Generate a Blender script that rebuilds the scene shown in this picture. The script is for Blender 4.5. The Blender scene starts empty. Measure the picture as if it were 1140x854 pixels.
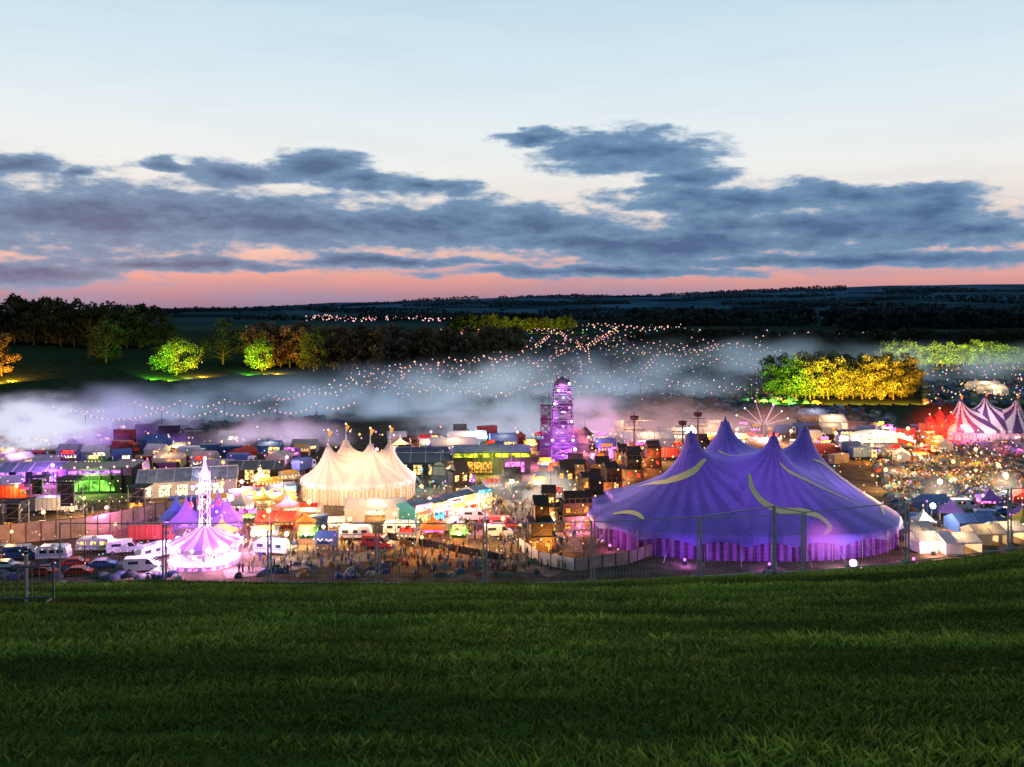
import bpy, math, random, time
import numpy as np
from mathutils import Vector, Matrix
t00=time.time()
random.seed(7); rng=np.random.default_rng(7)
scene=bpy.context.scene
scene.view_settings.view_transform='Standard'
scene.view_settings.look='None'
scene.view_settings.exposure=0
CZ=46.0; F=987.0; HY=335.0

# ------------------------------------------------------------------ helpers
def s2l(c):
    c=c/255.0
    return c/12.92 if c<=0.04045 else ((c+0.055)/1.055)**2.4
def S(r,g,b): return (s2l(r),s2l(g),s2l(b))
def sst(a,b,x):
    t=np.clip((np.asarray(x,float)-a)/(b-a),0,1); return t*t*(3-2*t)
def vnoise(x,y,seed=0):
    x=np.asarray(x,float); y=np.asarray(y,float)
    xi=np.floor(x).astype(np.int64); yi=np.floor(y).astype(np.int64)
    fx=x-xi; fy=y-yi; fx=fx*fx*(3-2*fx); fy=fy*fy*(3-2*fy)
    def h(a,b):
        n=(a*374761393+b*668265263+seed*144269)&0xffffffff
        n=((n^(n>>13))*1274126177)&0xffffffff
        return ((n^(n>>16))&0xffff)/65535.0
    return (h(xi,yi)*(1-fx)+h(xi+1,yi)*fx)*(1-fy)+(h(xi,yi+1)*(1-fx)+h(xi+1,yi+1)*fx)*fy

# terrain -----------------------------------------------------------
_py=np.arange(-200,400,0.5)
_sl=0.25+0.19*sst(20,34,_py); _sl=np.where(_py<0,0.12,_sl)
_pz=-np.cumsum(_sl*0.5); _pz=_pz-np.interp(0,_py,_pz)+44.3
def T(x,y):
    x=np.asarray(x,float); y=np.asarray(y,float)
    z=np.interp(y,_py,_pz); z=np.where(y>=399,-60,z)
    z=0.5*(z+np.sqrt(z*z+9.0))-0.02
    z=z+0.0043*np.clip(x,0,18)**2*sst(5,27,y)*(1-sst(40,90,y))
    z=z+(1-sst(30,60,y))*(0.14*(vnoise(x/5.0,y/3.0,3)-.5)+0.06*(vnoise(x/1.3,y/0.8,4)-.5))
    A=np.interp(x,[-900,-277,-182,-100,0,100],[60,21,9.5,5,2.5,0])
    z=z+A*sst(350,520,y)*(1-sst(600,1100,y))
    u=x/np.maximum(y,1)
    px=570+987*u
    tgt=np.interp(px,[-400,0,140,330,500,700,900,1000,1140,1600],[-60,-60,-55,-15,50,90,140,168,178,150])
    tgt=np.where(tgt<0,tgt*np.maximum(1,y/8000)**1.4,tgt)
    far=sst(2500,8000,y)
    z=z+tgt*far
    am=sst(1200,3500,y)*np.interp(px,[0,300,600,1140],[10,24,60,80])
    z=z+am*(0.7*vnoise(x/1300+7,y/1100,9)+.3*vnoise(x/450,y/500,19)-.5)*(1-.4*sst(6000,8000,y))+ sst(7000,9000,y)*(vnoise(x/1200,0*y,5)-.4)*np.interp(px,[0,400],[12,40])
    return z
def ray(px,d): return (px-570)/F*d
def GG(px,py):
    ys=np.concatenate([np.arange(6,60,0.25),np.geomspace(60,9000,2500)])
    xs=(px-570)/F*ys; zs=CZ-(py-HY)/F*ys
    t=T(xs,ys); k=np.argmax(t>=zs)
    if t[k]<zs[k]: k=len(ys)-1
    return float(xs[k]),float(ys[k]),float(t[k])

# materials ---------------------------------------------------------
MATS={}
def mat(name,col,rough=0.7,metal=0.0,var=0.25,scale=3.0,emis=None,es=0.0,bump=0.0,attr=False,trans=0.0,spec=0.3):
    if name in MATS: return MATS[name]
    m=bpy.data.materials.new(name); m.use_nodes=True; nt=m.node_tree; N=nt.nodes; L=nt.links
    b=N['Principled BSDF']; out=N['Material Output']
    b.inputs['Roughness'].default_value=rough; b.inputs['Metallic'].default_value=metal
    b.inputs['Specular IOR Level'].default_value=spec
    tc=N.new('ShaderNodeNewGeometry')
    no=N.new('ShaderNodeTexNoise'); no.inputs['Scale'].default_value=scale; no.inputs['Detail'].default_value=4
    L.new(tc.outputs['Position'],no.inputs['Vector'])
    mr=N.new('ShaderNodeMapRange'); mr.inputs[1].default_value=0.3; mr.inputs[2].default_value=0.7
    mr.inputs[3].default_value=1-var; mr.inputs[4].default_value=1+var*0.6
    L.new(no.outputs['Fac'],mr.inputs[0])
    vm=N.new('ShaderNodeVectorMath'); vm.operation='SCALE'
    if attr:
        a=N.new('ShaderNodeAttribute'); a.attribute_name='Col'; L.new(a.outputs['Color'],vm.inputs[0])
    else: vm.inputs[0].default_value=col[:3]
    L.new(mr.outputs[0],vm.inputs['Scale']); L.new(vm.outputs[0],b.inputs['Base Color'])
    if bump:
        bp=N.new('ShaderNodeBump'); bp.inputs['Strength'].default_value=bump; bp.inputs['Distance'].default_value=0.1
        L.new(no.outputs['Fac'],bp.inputs['Height']); L.new(bp.outputs[0],b.inputs['Normal'])
    if emis:
        b.inputs['Emission Color'].default_value=(*emis,1); b.inputs['Emission Strength'].default_value=es
    if trans>0:
        tr=N.new('ShaderNodeBsdfTranslucent'); L.new(vm.outputs[0],tr.inputs['Color'])
        mx=N.new('ShaderNodeMixShader'); mx.inputs[0].default_value=trans
        L.new(b.outputs[0],mx.inputs[1]); L.new(tr.outputs[0],mx.inputs[2]); L.new(mx.outputs[0],out.inputs['Surface'])
    try: m.cycles.emission_sampling='NONE'
    except Exception: pass
    MATS[name]=m; return m
def glow(name,col,st):
    if name in MATS: return MATS[name]
    m=bpy.data.materials.new(name); m.use_nodes=True; nt=m.node_tree; nt.nodes.clear()
    e=nt.nodes.new('ShaderNodeEmission'); e.inputs[0].default_value=(*col,1); e.inputs[1].default_value=st
    o=nt.nodes.new('ShaderNodeOutputMaterial'); nt.links.new(e.outputs[0],o.inputs[0])
    try: m.cycles.emission_sampling='NONE'
    except Exception: pass
    MATS[name]=m; return m
def litpanel(name,col,st,sc=1.6):
    # back-lit panel with uneven brightness (goods, people, lamps behind it)
    if name in MATS: return MATS[name]
    m=glow(name,col,st); t=m.node_tree; n=t.nodes; e=[q for q in n if q.type=='EMISSION'][0]
    g=n.new('ShaderNodeNewGeometry'); no=n.new('ShaderNodeTexNoise'); no.inputs['Scale'].default_value=sc; no.inputs['Detail'].default_value=3; t.links.new(g.outputs['Position'],no.inputs['Vector'])
    mr=n.new('ShaderNodeMapRange'); t.links.new(no.outputs['Fac'],mr.inputs[0]); mr.inputs[1].default_value=.38; mr.inputs[2].default_value=.66; mr.inputs[3].default_value=st*.12; mr.inputs[4].default_value=st*1.9
    t.links.new(mr.outputs[0],e.inputs[1]); return m
def glowattr(name,st):
    m=glow(name,(1,1,1),st); nt=m.node_tree
    a=nt.nodes.new('ShaderNodeAttribute'); a.attribute_name='Col'
    e=[n for n in nt.nodes if n.type=='EMISSION'][0]; nt.links.new(a.outputs['Color'],e.inputs[0]); return m

def link(o): scene.collection.objects.link(o); return o
def np_mesh(name,V,Fc,mats,cols=None,mi=None,smooth=False):
    V=np.asarray(V,np.float32); Fc=np.asarray(Fc,np.int32)
    me=bpy.data.meshes.new(name); k=Fc.shape[1]
    me.vertices.add(len(V)); me.vertices.foreach_set('co',V.ravel())
    me.loops.add(Fc.size); me.loops.foreach_set('vertex_index',Fc.ravel())
    me.polygons.add(len(Fc)); me.polygons.foreach_set('loop_start',np.arange(0,Fc.size,k,dtype=np.int32))
    try: me.polygons.foreach_set('loop_total',np.full(len(Fc),k,np.int32))
    except Exception: pass
    if mi is not None: me.polygons.foreach_set('material_index',np.asarray(mi,np.int32))
    if smooth: me.polygons.foreach_set('use_smooth',np.ones(len(Fc),bool))
    for m in mats: me.materials.append(m)
    if cols is not None:
        a=me.color_attributes.new('Col','FLOAT_COLOR','POINT')
        c=np.ones((len(V),4),np.float32); c[:,:3]=cols; a.data.foreach_set('color',c.ravel())
    me.update(calc_edges=True)
    return link(bpy.data.objects.new(name,me))
def replicate(BV,BF,pos,rot,scl):
    n=len(pos); c=np.cos(rot)[:,None]; s=np.sin(rot)[:,None]
    scl=np.asarray(scl,float)
    if scl.ndim==1: scl=np.repeat(scl[:,None],3,1)
    X=BV[None,:,0]*scl[:,0:1]; Y=BV[None,:,1]*scl[:,1:2]; Z=BV[None,:,2]*scl[:,2:3]
    V=np.stack([X*c-Y*s+pos[:,0:1],X*s+Y*c+pos[:,1:2],Z+pos[:,2:3]],2).reshape(-1,3)
    Fc=(BF[None]+ (np.arange(n)*len(BV))[:,None,None]).reshape(-1,BF.shape[1])
    return V,Fc
def inpoly(poly,a,b):
    s=False; j=len(poly)-1
    for i in range(len(poly)):
        (xi,yi),(xj,yj)=poly[i],poly[j]
        if (yi>b)!=(yj>b) and a<(xj-xi)*(b-yi)/(yj-yi)+xi: s=not s
        j=i
    return s

class MB:
    def __init__(s): s.v=[];s.f=[];s.m=[];s.ml=[]
    def mi(s,m):
        if m not in s.ml: s.ml.append(m)
        return s.ml.index(m)
    def poly(s,pts,m,faces=None):
        b=len(s.v); s.v+= [tuple(p) for p in pts]; k=s.mi(m)
        for f in (faces or [range(len(pts))]):
            s.f.append([b+i for i in f]); s.m.append(k)
    def box(s,c,d,m,rz=0.0):
        x,y,z=c; a,b,h=d[0]/2,d[1]/2,d[2]/2; C,Sn=math.cos(rz),math.sin(rz)
        P=[]
        for dz in(-h,h):
            for dx,dy in((-a,-b),(a,-b),(a,b),(-a,b)):
                P.append((x+dx*C-dy*Sn,y+dx*Sn+dy*C,z+dz))
        s.poly(P,m,[(3,2,1,0),(4,5,6,7),(0,1,5,4),(1,2,6,5),(2,3,7,6),(3,0,4,7)])
    def bar(s,p,q,r,m,r2=None,n=5):
        p=Vector(p);q=Vector(q); r2=r if r2 is None else r2
        d=(q-p); 
        if d.length<1e-6:return
        d.normalize(); a=d.orthogonal().normalized(); b=d.cross(a)
        P=[p+(a*math.cos(2*math.pi*i/n)+b*math.sin(2*math.pi*i/n))*r for i in range(n)]
        P+=[q+(a*math.cos(2*math.pi*i/n)+b*math.sin(2*math.pi*i/n))*r2 for i in range(n)]
        fs=[(i,(i+1)%n,n+(i+1)%n,n+i) for i in range(n)]+[tuple(range(n-1,-1,-1)),tuple(range(n,2*n))]
        s.poly(P,m,fs)
    def gable(s,c,d,h,m,over=0.3,endm=None):
        x,y,z=c; a,b=d[0]/2+over,d[1]/2+over
        P=[(x-a,y-b,z),(x+a,y-b,z),(x+a,y+b,z),(x-a,y+b,z),(x-a,y,z+h),(x+a,y,z+h)]
        s.poly(P,m,[(0,1,5,4),(2,3,4,5)]); s.poly(P,endm or m,[(1,2,5),(3,0,4)])
    def pyramid(s,c,w,d,h,m,curve=True):
        x,y,z=c; L=[(1,0),(0.5,0.3),(0.2,0.62),(0.03,1.0)] if curve else [(1,0),(0.02,1)]
        P=[]
        for k,t in L:
            for dx,dy in((-1,-1),(1,-1),(1,1),(-1,1)): P.append((x+dx*w/2*k,y+dy*d/2*k,z+h*t))
        fs=[]
        for r in range(len(L)-1):
            for i in range(4): fs.append((r*4+i,r*4+(i+1)%4,r*4+4+(i+1)%4,r*4+4+i))
        s.poly(P,m,fs)
    def revolve(s,c,prof,m,n=16,alt=None):
        x,y,z=c;P=[];
        for r,h in prof:
            for i in range(n): P.append((x+r*math.cos(2*math.pi*i/n),y+r*math.sin(2*math.pi*i/n),z+h))
        f1=[];f2=[]
        for k in range(len(prof)-1):
            for i in range(n):
                (f2 if alt and i%2 else f1).append((k*n+i,k*n+(i+1)%n,k*n+n+(i+1)%n,k*n+n+i))
        s.poly(P,m,f1)
        if f2: s.poly(P,alt,f2)
    def ball(s,c,r,m,n=8):
        prof=[(max(r*math.sin(math.pi*k/5),0.001),-r*math.cos(math.pi*k/5)) for k in range(6)]
        s.revolve(c,prof,m,n)
    def fin(s,name,loc=(0,0,0),rz=0.0,smooth=False):
        me=bpy.data.meshes.new(name); me.from_pydata(s.v,[],s.f)
        for m in s.ml: me.materials.append(m)
        me.polygons.foreach_set('material_index',s.m)
        if smooth: me.polygons.foreach_set('use_smooth',[True]*len(s.f))
        me.update()
        o=link(bpy.data.objects.new(name,me)); o.location=loc; o.rotation_euler=(0,0,rz); return o
def lamp(loc,col,power,rad=0.4,parent=None,name='tent_fill_light',aim=None,ang=110):
    l=bpy.data.lights.new(name,'SPOT' if aim is not None else 'POINT'); l.color=col; l.energy=power; l.shadow_soft_size=rad
    o=link(bpy.data.objects.new(name,l))
    if aim is not None:
        l.spot_size=math.radians(ang); l.spot_blend=0.5; o.rotation_euler=(Vector(aim)-Vector(loc)).to_track_quat('-Z','Y').to_euler()
    if parent:
        o.parent=parent; o.matrix_parent_inverse=Matrix.LocRotScale(parent.location,parent.rotation_euler,None).inverted()
    o.location=loc
    return o

WARM=(1.0,0.6,0.26); PUR=(0.5,0.16,1.0); MAG=(1.0,0.2,0.75); GRN=(0.3,1.0,0.1); ORG=(1.0,0.42,0.07); RED=(1,0.08,0.04); CYA=(0.3,0.8,1.0); WHT=(1,0.9,0.8)
g_warm=glow('bulb_warm',(1.0,0.62,0.25),3.5); g_pink=glow('bulb_pink',(1.0,0.45,0.6),2.4); g_white=glow('lamp_white',(1,0.93,0.85),6)
g_pur=litpanel('led_purple',(0.5,0.16,1.0),2.2); g_mag=litpanel('led_magenta',(1.0,0.2,0.8),2.0); g_lime=litpanel('led_lime',(0.85,0.95,0.05),1.3,.5)
g_red=litpanel('led_red',(1.0,0.06,0.03),1.6); g_org=litpanel('lit_orange',(1.0,0.38,0.06),1.7); g_cy=litpanel('led_cyan',(0.2,0.75,1.0),1.6)
g_amb=litpanel('lit_window',(1.0,0.6,0.2),1.9); g_grn=litpanel('led_green',(0.3,1,0.1),1.1,.5); g_wwarm=litpanel('lit_interior',(1.0,0.8,0.5),2.2)
g_tube=glow('neon_purple',(0.6,0.3,1.0),3.0)
m_metal=mat('galvanised_steel',(0.32,0.34,0.36),0.45,0.5,scale=20); m_dark=mat('dark_metal',(0.03,0.03,0.035),0.5,0.3)
m_zinc=mat('fence_tube',(0.36,0.39,0.41),0.5,0.2,scale=8)
m_white=mat('white_canvas',(0.75,0.75,0.74),0.8,trans=0.3,var=0.12); m_wpaint=mat('white_vehicle_paint',(0.7,0.7,0.72),0.35,var=0.1)
m_wood=mat('weathered_timber',(0.15,0.09,0.05),0.85,var=0.5,scale=2.5,bump=0.3); m_wood2=mat('dark_timber',(0.06,0.04,0.03),0.85,var=0.5,scale=2.5)
m_glass=mat('window_glass',(0.03,0.04,0.05),0.1,0,spec=0.6); m_tyre=mat('tyre_rubber',(0.02,0.02,0.02),0.9); m_roofg=mat('grey_sheet_roof',(0.22,0.26,0.3),0.6,var=0.3,scale=0.6)
m_black=mat('black_truss_cloth',(0.015,0.015,0.018),0.8); m_red=mat('red_paint',(0.45,0.04,0.03),0.5); m_blue=mat('blue_paint',(0.05,0.12,0.35),0.5)
m_beige=mat('painted_hoarding',(0.38,0.28,0.2),0.8,var=0.3,scale=0.7)

# ------------------------------------------------------------------ WORLD
w=bpy.data.worlds.new('World'); scene.world=w; w.use_nodes=True
nt=w.node_tree; N=nt.nodes; L=nt.links; N.clear()
out=N.new('ShaderNodeOutputWorld'); bg=N.new('ShaderNodeBackground')
tc=N.new('ShaderNodeTexCoord'); sep=N.new('ShaderNodeSeparateXYZ'); L.new(tc.outputs['Generated'],sep.inputs[0])
def M(op,a,b=None,c=None,clamp=False):
    n=N.new('ShaderNodeMath'); n.operation=op; n.use_clamp=clamp
    for i,v in enumerate((a,b,c)):
        if v is None: continue
        if isinstance(v,(int,float)): n.inputs[i].default_value=v
        else: L.new(v,n.inputs[i])
    return n.outputs[0]
az=M('ARCTAN2',sep.outputs[0],sep.outputs[1]); el=M('ARCSINE',sep.outputs[2])
comb=N.new('ShaderNodeCombineXYZ'); L.new(az,comb.inputs[0]); L.new(el,comb.inputs[1])
ramp=N.new('ShaderNodeValToRGB')
stops=[(-0.06,(60,70,88)),(-0.012,(120,116,146)),(0.004,(172,132,150)),(0.024,(224,158,152)),(0.046,(238,186,172)),(0.072,(243,212,196)),(0.105,(238,228,220)),(0.15,(238,240,238)),(0.20,(228,238,242)),(0.27,(210,230,241)),(0.34,(194,220,236)),(0.6,(138,176,208)),(1.2,(84,124,172))]
def elp(v): return (v+0.06)/1.32
cr=ramp.color_ramp
while len(cr.elements)<len(stops): cr.elements.new(0.5)
for e,(p,c) in zip(cr.elements,stops): e.position=elp(p); e.color=(*S(*c),1)
L.new(M('DIVIDE',M('ADD',el,0.06),1.32),ramp.inputs[0])
bk=N.new('ShaderNodeMapRange'); L.new(sep.outputs[1],bk.inputs[0]); bk.inputs[1].default_value=-0.6; bk.inputs[2].default_value=0.75; bk.inputs[3].default_value=0.55; bk.inputs[4].default_value=1.0
def NZ(scale,sx,sy,det,rough=0.55,off=0.0):
    mp=N.new('ShaderNodeMapping'); mp.inputs['Scale'].default_value=(sx,sy,1); mp.inputs['Location'].default_value=(off,off*0.7,off)
    L.new(comb.outputs[0],mp.inputs['Vector']); n=N.new('ShaderNodeTexNoise'); n.inputs['Scale'].default_value=scale
    n.inputs['Detail'].default_value=det; n.inputs['Roughness'].default_value=rough; L.new(mp.outputs[0],n.inputs['Vector']); return n
wz=NZ(1.0,9,26,4,off=3.1)
vs=N.new('ShaderNodeVectorMath'); vs.operation='SUBTRACT'; L.new(wz.outputs['Color'],vs.inputs[0]); vs.inputs[1].default_value=(0.5,0.5,0.5)
vq=N.new('ShaderNodeVectorMath'); vq.operation='MULTIPLY'; L.new(vs.outputs[0],vq.inputs[0]); vq.inputs[1].default_value=(0.10,0.035,0)
wp=N.new('ShaderNodeVectorMath'); wp.operation='ADD'; L.new(comb.outputs[0],wp.inputs[0]); L.new(vq.outputs[0],wp.inputs[1])
blobs=[(15,182,60,16),(-60,200,90,30),(95,192,22,6),(187,185,30,7),(255,194,56,15),(350,184,60,18),(400,200,50,10),(480,208,42,11),
(110,238,210,38),(300,246,200,32),(480,250,170,26),(610,254,130,17),(660,270,170,11),(30,306,150,15),(220,296,170,9),(400,290,130,7),
(700,168,86,23),(600,152,46,7),(755,196,60,12),(745,219,66,13),(840,228,90,18),(950,222,105,15),(1010,240,90,20),(900,252,210,20),(1070,256,110,13),(760,272,190,16),(900,288,260,9),(660,302,170,7),(1300,250,150,20),(-300,240,200,40)]
acc=None
for (bx,by,bw,bh) in blobs:
    u=(bx-570)/F; a_=math.atan(u); e_=math.atan((HY-by)/F*math.cos(a_)); k=math.cos(a_)
    v1=N.new('ShaderNodeVectorMath'); v1.operation='SUBTRACT'; L.new(wp.outputs[0],v1.inputs[0]); v1.inputs[1].default_value=(a_,e_,0)
    v2=N.new('ShaderNodeVectorMath'); v2.operation='MULTIPLY'; L.new(v1.outputs[0],v2.inputs[0]); v2.inputs[1].default_value=(F/(bw*k*k),F/(bh*k),0)
    v3=N.new('ShaderNodeVectorMath'); v3.operation='LENGTH'; L.new(v2.outputs[0],v3.inputs[0])
    acc=v3.outputs['Value'] if acc is None else M('SMOOTH_MIN',acc,v3.outputs['Value'],0.25)
n1=NZ(1.0,14,48,6,0.58,off=1.7); n2=NZ(1.0,42,110,5,0.62,off=5.0)
fld=M('ADD',acc,M('MULTIPLY',M('SUBTRACT',n1.outputs['Fac'],0.5),-1.9))
fld=M('ADD',fld,M('MULTIPLY',M('SUBTRACT',n2.outputs['Fac'],0.5),-1.0))
cm=N.new('ShaderNodeMapRange'); cm.interpolation_type='SMOOTHSTEP'; L.new(fld,cm.inputs[0]); cm.inputs[1].default_value=1.42; cm.inputs[2].default_value=0.82; cm.inputs[3].default_value=0; cm.inputs[4].default_value=0.97
core=N.new('ShaderNodeMapRange'); L.new(fld,core.inputs[0]); core.inputs[1].default_value=1.15; core.inputs[2].default_value=0.1
cc=N.new('ShaderNodeMix'); cc.data_type='RGBA'; cc.inputs['A'].default_value=(*S(122,158,192),1); cc.inputs['B'].default_value=(*S(64,100,142),1); L.new(core.outputs[0],cc.inputs['Factor'])
veil=NZ(1.0,5,30,6,0.6,off=9.0); vr=N.new('ShaderNodeMapRange'); L.new(veil.outputs['Fac'],vr.inputs[0]); vr.inputs[1].default_value=0.46; vr.inputs[2].default_value=0.68; vr.inputs[3].default_value=0; vr.inputs[4].default_value=0.32
lowm=N.new('ShaderNodeMapRange'); L.new(el,lowm.inputs[0]); lowm.inputs[1].default_value=0.0; lowm.inputs[2].default_value=0.14; lowm.inputs[3].default_value=1.8; lowm.inputs[4].default_value=0.2
mv=N.new('ShaderNodeMix'); mv.data_type='RGBA'; L.new(M('MULTIPLY',vr.outputs[0],lowm.outputs[0]),mv.inputs['Factor']); L.new(ramp.outputs[0],mv.inputs['A']); mv.inputs['B'].default_value=(*S(134,148,184),1)
mc=N.new('ShaderNodeMix'); mc.data_type='RGBA'; L.new(cm.outputs[0],mc.inputs['Factor']); L.new(mv.outputs['Result'],mc.inputs['A']); L.new(cc.outputs['Result'],mc.inputs['B'])
sk=N.new('ShaderNodeTexSky'); sk.sky_type='NISHITA'; sk.sun_disc=False; sk.sun_elevation=math.radians(1.0); sk.sun_rotation=math.radians(-25)
va=N.new('ShaderNodeVectorMath'); va.operation='SCALE'; L.new(sk.outputs[0],va.inputs[0]); va.inputs['Scale'].default_value=0.005
vb=N.new('ShaderNodeVectorMath'); vb.operation='SCALE'; L.new(mc.outputs['Result'],vb.inputs[0]); L.new(bk.outputs[0],vb.inputs['Scale'])
vc=N.new('ShaderNodeVectorMath'); vc.operation='ADD'; L.new(va.outputs[0],vc.inputs[0]); L.new(vb.outputs[0],vc.inputs[1])
L.new(vc.outputs[0],bg.inputs[0]); bg.inputs[1].default_value=1.0; L.new(bg.outputs[0],out.inputs['Surface'])
sl=bpy.data.lights.new('sun','SUN'); sl.energy=0.12; sl.angle=math.radians(12); sl.color=(1,0.72,0.6)
so=link(bpy.data.objects.new('sun',sl)); so.rotation_euler=Vector((math.sin(math.radians(-25))*-1,-math.cos(math.radians(-25)),-0.12)).to_track_quat('-Z','Y').to_euler()

# ------------------------------------------------------------------ CAMERA
cam=bpy.data.cameras.new('camera'); co=link(bpy.data.objects.new('camera',cam)); co.location=(0,0,CZ); co.rotation_euler=(math.radians(90),0,0)
cam.sensor_width=36; cam.lens=36*F/1140; cam.shift_y=-(427-HY)/1140; cam.clip_end=60000; cam.clip_start=0.1; scene.camera=co

# ------------------------------------------------------------------ GROUND
ys=np.concatenate([np.arange(-60,-2,4),np.arange(-2,42,0.35),np.arange(42,160,2),np.geomspace(160,24000,260)])
ts=np.linspace(-1.5,1.5,341)
Y,Tt=np.meshgrid(ys,ts,indexing='ij'); X=Tt*(Y+85); Z=T(X,Y)
nr,nc=Y.shape; idx=np.arange(nr*nc).reshape(nr,nc)
Fq=np.stack([idx[:-1,:-1],idx[:-1,1:],idx[1:,1:],idx[1:,:-1]],-1).reshape(-1,4)
xx=X.ravel(); yy=Y.ravel()
def lerp(a,b,t): return a*(1-t[:,None])+np.array(b)[None]*t[:,None]
C=np.tile(np.array([0.045,0.08,0.016]),(len(xx),1))
C=lerp(C,(0.035,0.045,0.02),sst(32,60,yy))
C=lerp(C,(0.12,0.085,0.055),sst(125,150,yy)*1.0)
C=lerp(C,(0.035,0.045,0.024),sst(300,380,yy))
C=lerp(C,(0.028,0.044,0.02),sst(330,380,yy)*(1-sst(-120,-60,xx)))
C=lerp(C,(0.022,0.05,0.052),sst(900,2200,yy))  # from here aerial haze is painted into the ground colour, bluer with distance
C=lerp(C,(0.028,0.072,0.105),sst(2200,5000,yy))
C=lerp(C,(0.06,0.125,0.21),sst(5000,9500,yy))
gm=mat('ground_grass_and_earth',(0,0,0),1.0,attr=True,var=0.45,scale=0.35,spec=0.0)
n_=gm.node_tree.nodes; l_=gm.node_tree.links
geo=[n for n in n_ if n.type=='NEW_GEOMETRY'][0]; prb=n_['Principled BSDF']
vo=n_.new('ShaderNodeTexVoronoi'); vo.inputs['Scale'].default_value=0.0032; mpn=n_.new('ShaderNodeMapping'); mpn.inputs['Scale'].default_value=(1,0.7,0.0); mpn.inputs['Rotation'].default_value=(0,0,0.4)
l_.new(geo.outputs['Position'],mpn.inputs[0]); l_.new(mpn.outputs[0],vo.inputs['Vector'])
sp=n_.new('ShaderNodeSeparateXYZ'); l_.new(vo.outputs['Color'],sp.inputs[0])
pr=n_.new('ShaderNodeMapRange'); l_.new(sp.outputs[0],pr.inputs[0]); pr.inputs[3].default_value=0.4; pr.inputs[4].default_value=1.8
sg=n_.new('ShaderNodeSeparateXYZ'); l_.new(geo.outputs['Position'],sg.inputs[0])
fm=n_.new('ShaderNodeMapRange'); l_.new(sg.outputs[1],fm.inputs[0]); fm.inputs[1].default_value=900; fm.inputs[2].default_value=1800
mm=n_.new('ShaderNodeMix'); mm.data_type='FLOAT'; l_.new(fm.outputs[0],mm.inputs['Factor']); mm.inputs['A'].default_value=1.0; l_.new(pr.outputs[0],mm.inputs['B'])
vscale=[n for n in n_ if n.type=='VECT_MATH'][0]; v4=n_.new('ShaderNodeVectorMath'); v4.operation='SCALE'; l_.new(vscale.outputs[0],v4.inputs[0]); l_.new(mm.outputs['Result'],v4.inputs['Scale']); l_.new(v4.outputs[0],prb.inputs['Base Color'])
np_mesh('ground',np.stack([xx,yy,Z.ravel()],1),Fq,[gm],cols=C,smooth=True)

# grass blades: mown in swathes across the slope, patchy
nb=340000
gy=3.5+ (31.5)*rng.random(nb)**0.9; gx=(rng.random(nb)*2-1)*(0.66*gy+2.5)
wy=gy+0.05*gx+0.5*vnoise(gx/6,gy/6,21)
st=vnoise(gx/8+0.2*gy,wy/0.42,11)*0.6+vnoise(gx/1.1,gy/0.35,12)*0.4
cl=vnoise(gx/0.5,gy/0.3,13); big=vnoise(gx/9,wy/1.25,14)*.6+vnoise(gx/2.2,gy/1.5,15)*.4
big=sst(.2,.8,big)
keep=(st+0.35*rng.random(nb))>0.36; gx,gy,st,cl,big=[a[keep] for a in(gx,gy,st,cl,big)]; nb=len(gx)
gz=T(gx,gy)-0.01
h=(0.025+0.07*st+0.05*cl)*(0.6+0.8*rng.random(nb))*(.7+.5*big); wd=(0.0035+0.0008*gy)*(0.7+0.6*rng.random(nb))
an=rng.random(nb)*math.pi*2; la=rng.random(nb)*math.pi*2; ln=h*(0.3+0.8*rng.random(nb))
dx=np.cos(an)*wd; dy=np.sin(an)*wd; lx=np.cos(la)*ln; ly=np.sin(la)*ln
V=np.empty((nb,4,3)); V[:,0]=np.stack([gx-dx,gy-dy,gz],1); V[:,1]=np.stack([gx+dx,gy+dy,gz],1)
V[:,2]=np.stack([gx+dx*.7+lx*.45,gy+dy*.7+ly*.45,gz+h*0.7],1); V[:,3]=np.stack([gx+lx,gy+ly,gz+h],1)
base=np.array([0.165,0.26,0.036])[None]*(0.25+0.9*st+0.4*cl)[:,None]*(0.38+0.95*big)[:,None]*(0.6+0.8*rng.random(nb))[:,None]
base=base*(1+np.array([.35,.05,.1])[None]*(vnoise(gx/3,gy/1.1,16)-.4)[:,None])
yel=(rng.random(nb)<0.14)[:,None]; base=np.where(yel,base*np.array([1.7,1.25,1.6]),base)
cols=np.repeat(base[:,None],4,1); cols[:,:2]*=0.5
Fb=(np.arange(nb)*4)[:,None]+np.array([0,1,2,3])[None]
m_grass=mat('grass_blades',(0,0,0),0.7,attr=True,var=0.1,scale=2,trans=0.3,spec=0.1)
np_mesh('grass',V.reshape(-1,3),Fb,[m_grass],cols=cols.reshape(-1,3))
print('ground',time.time()-t00)

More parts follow.
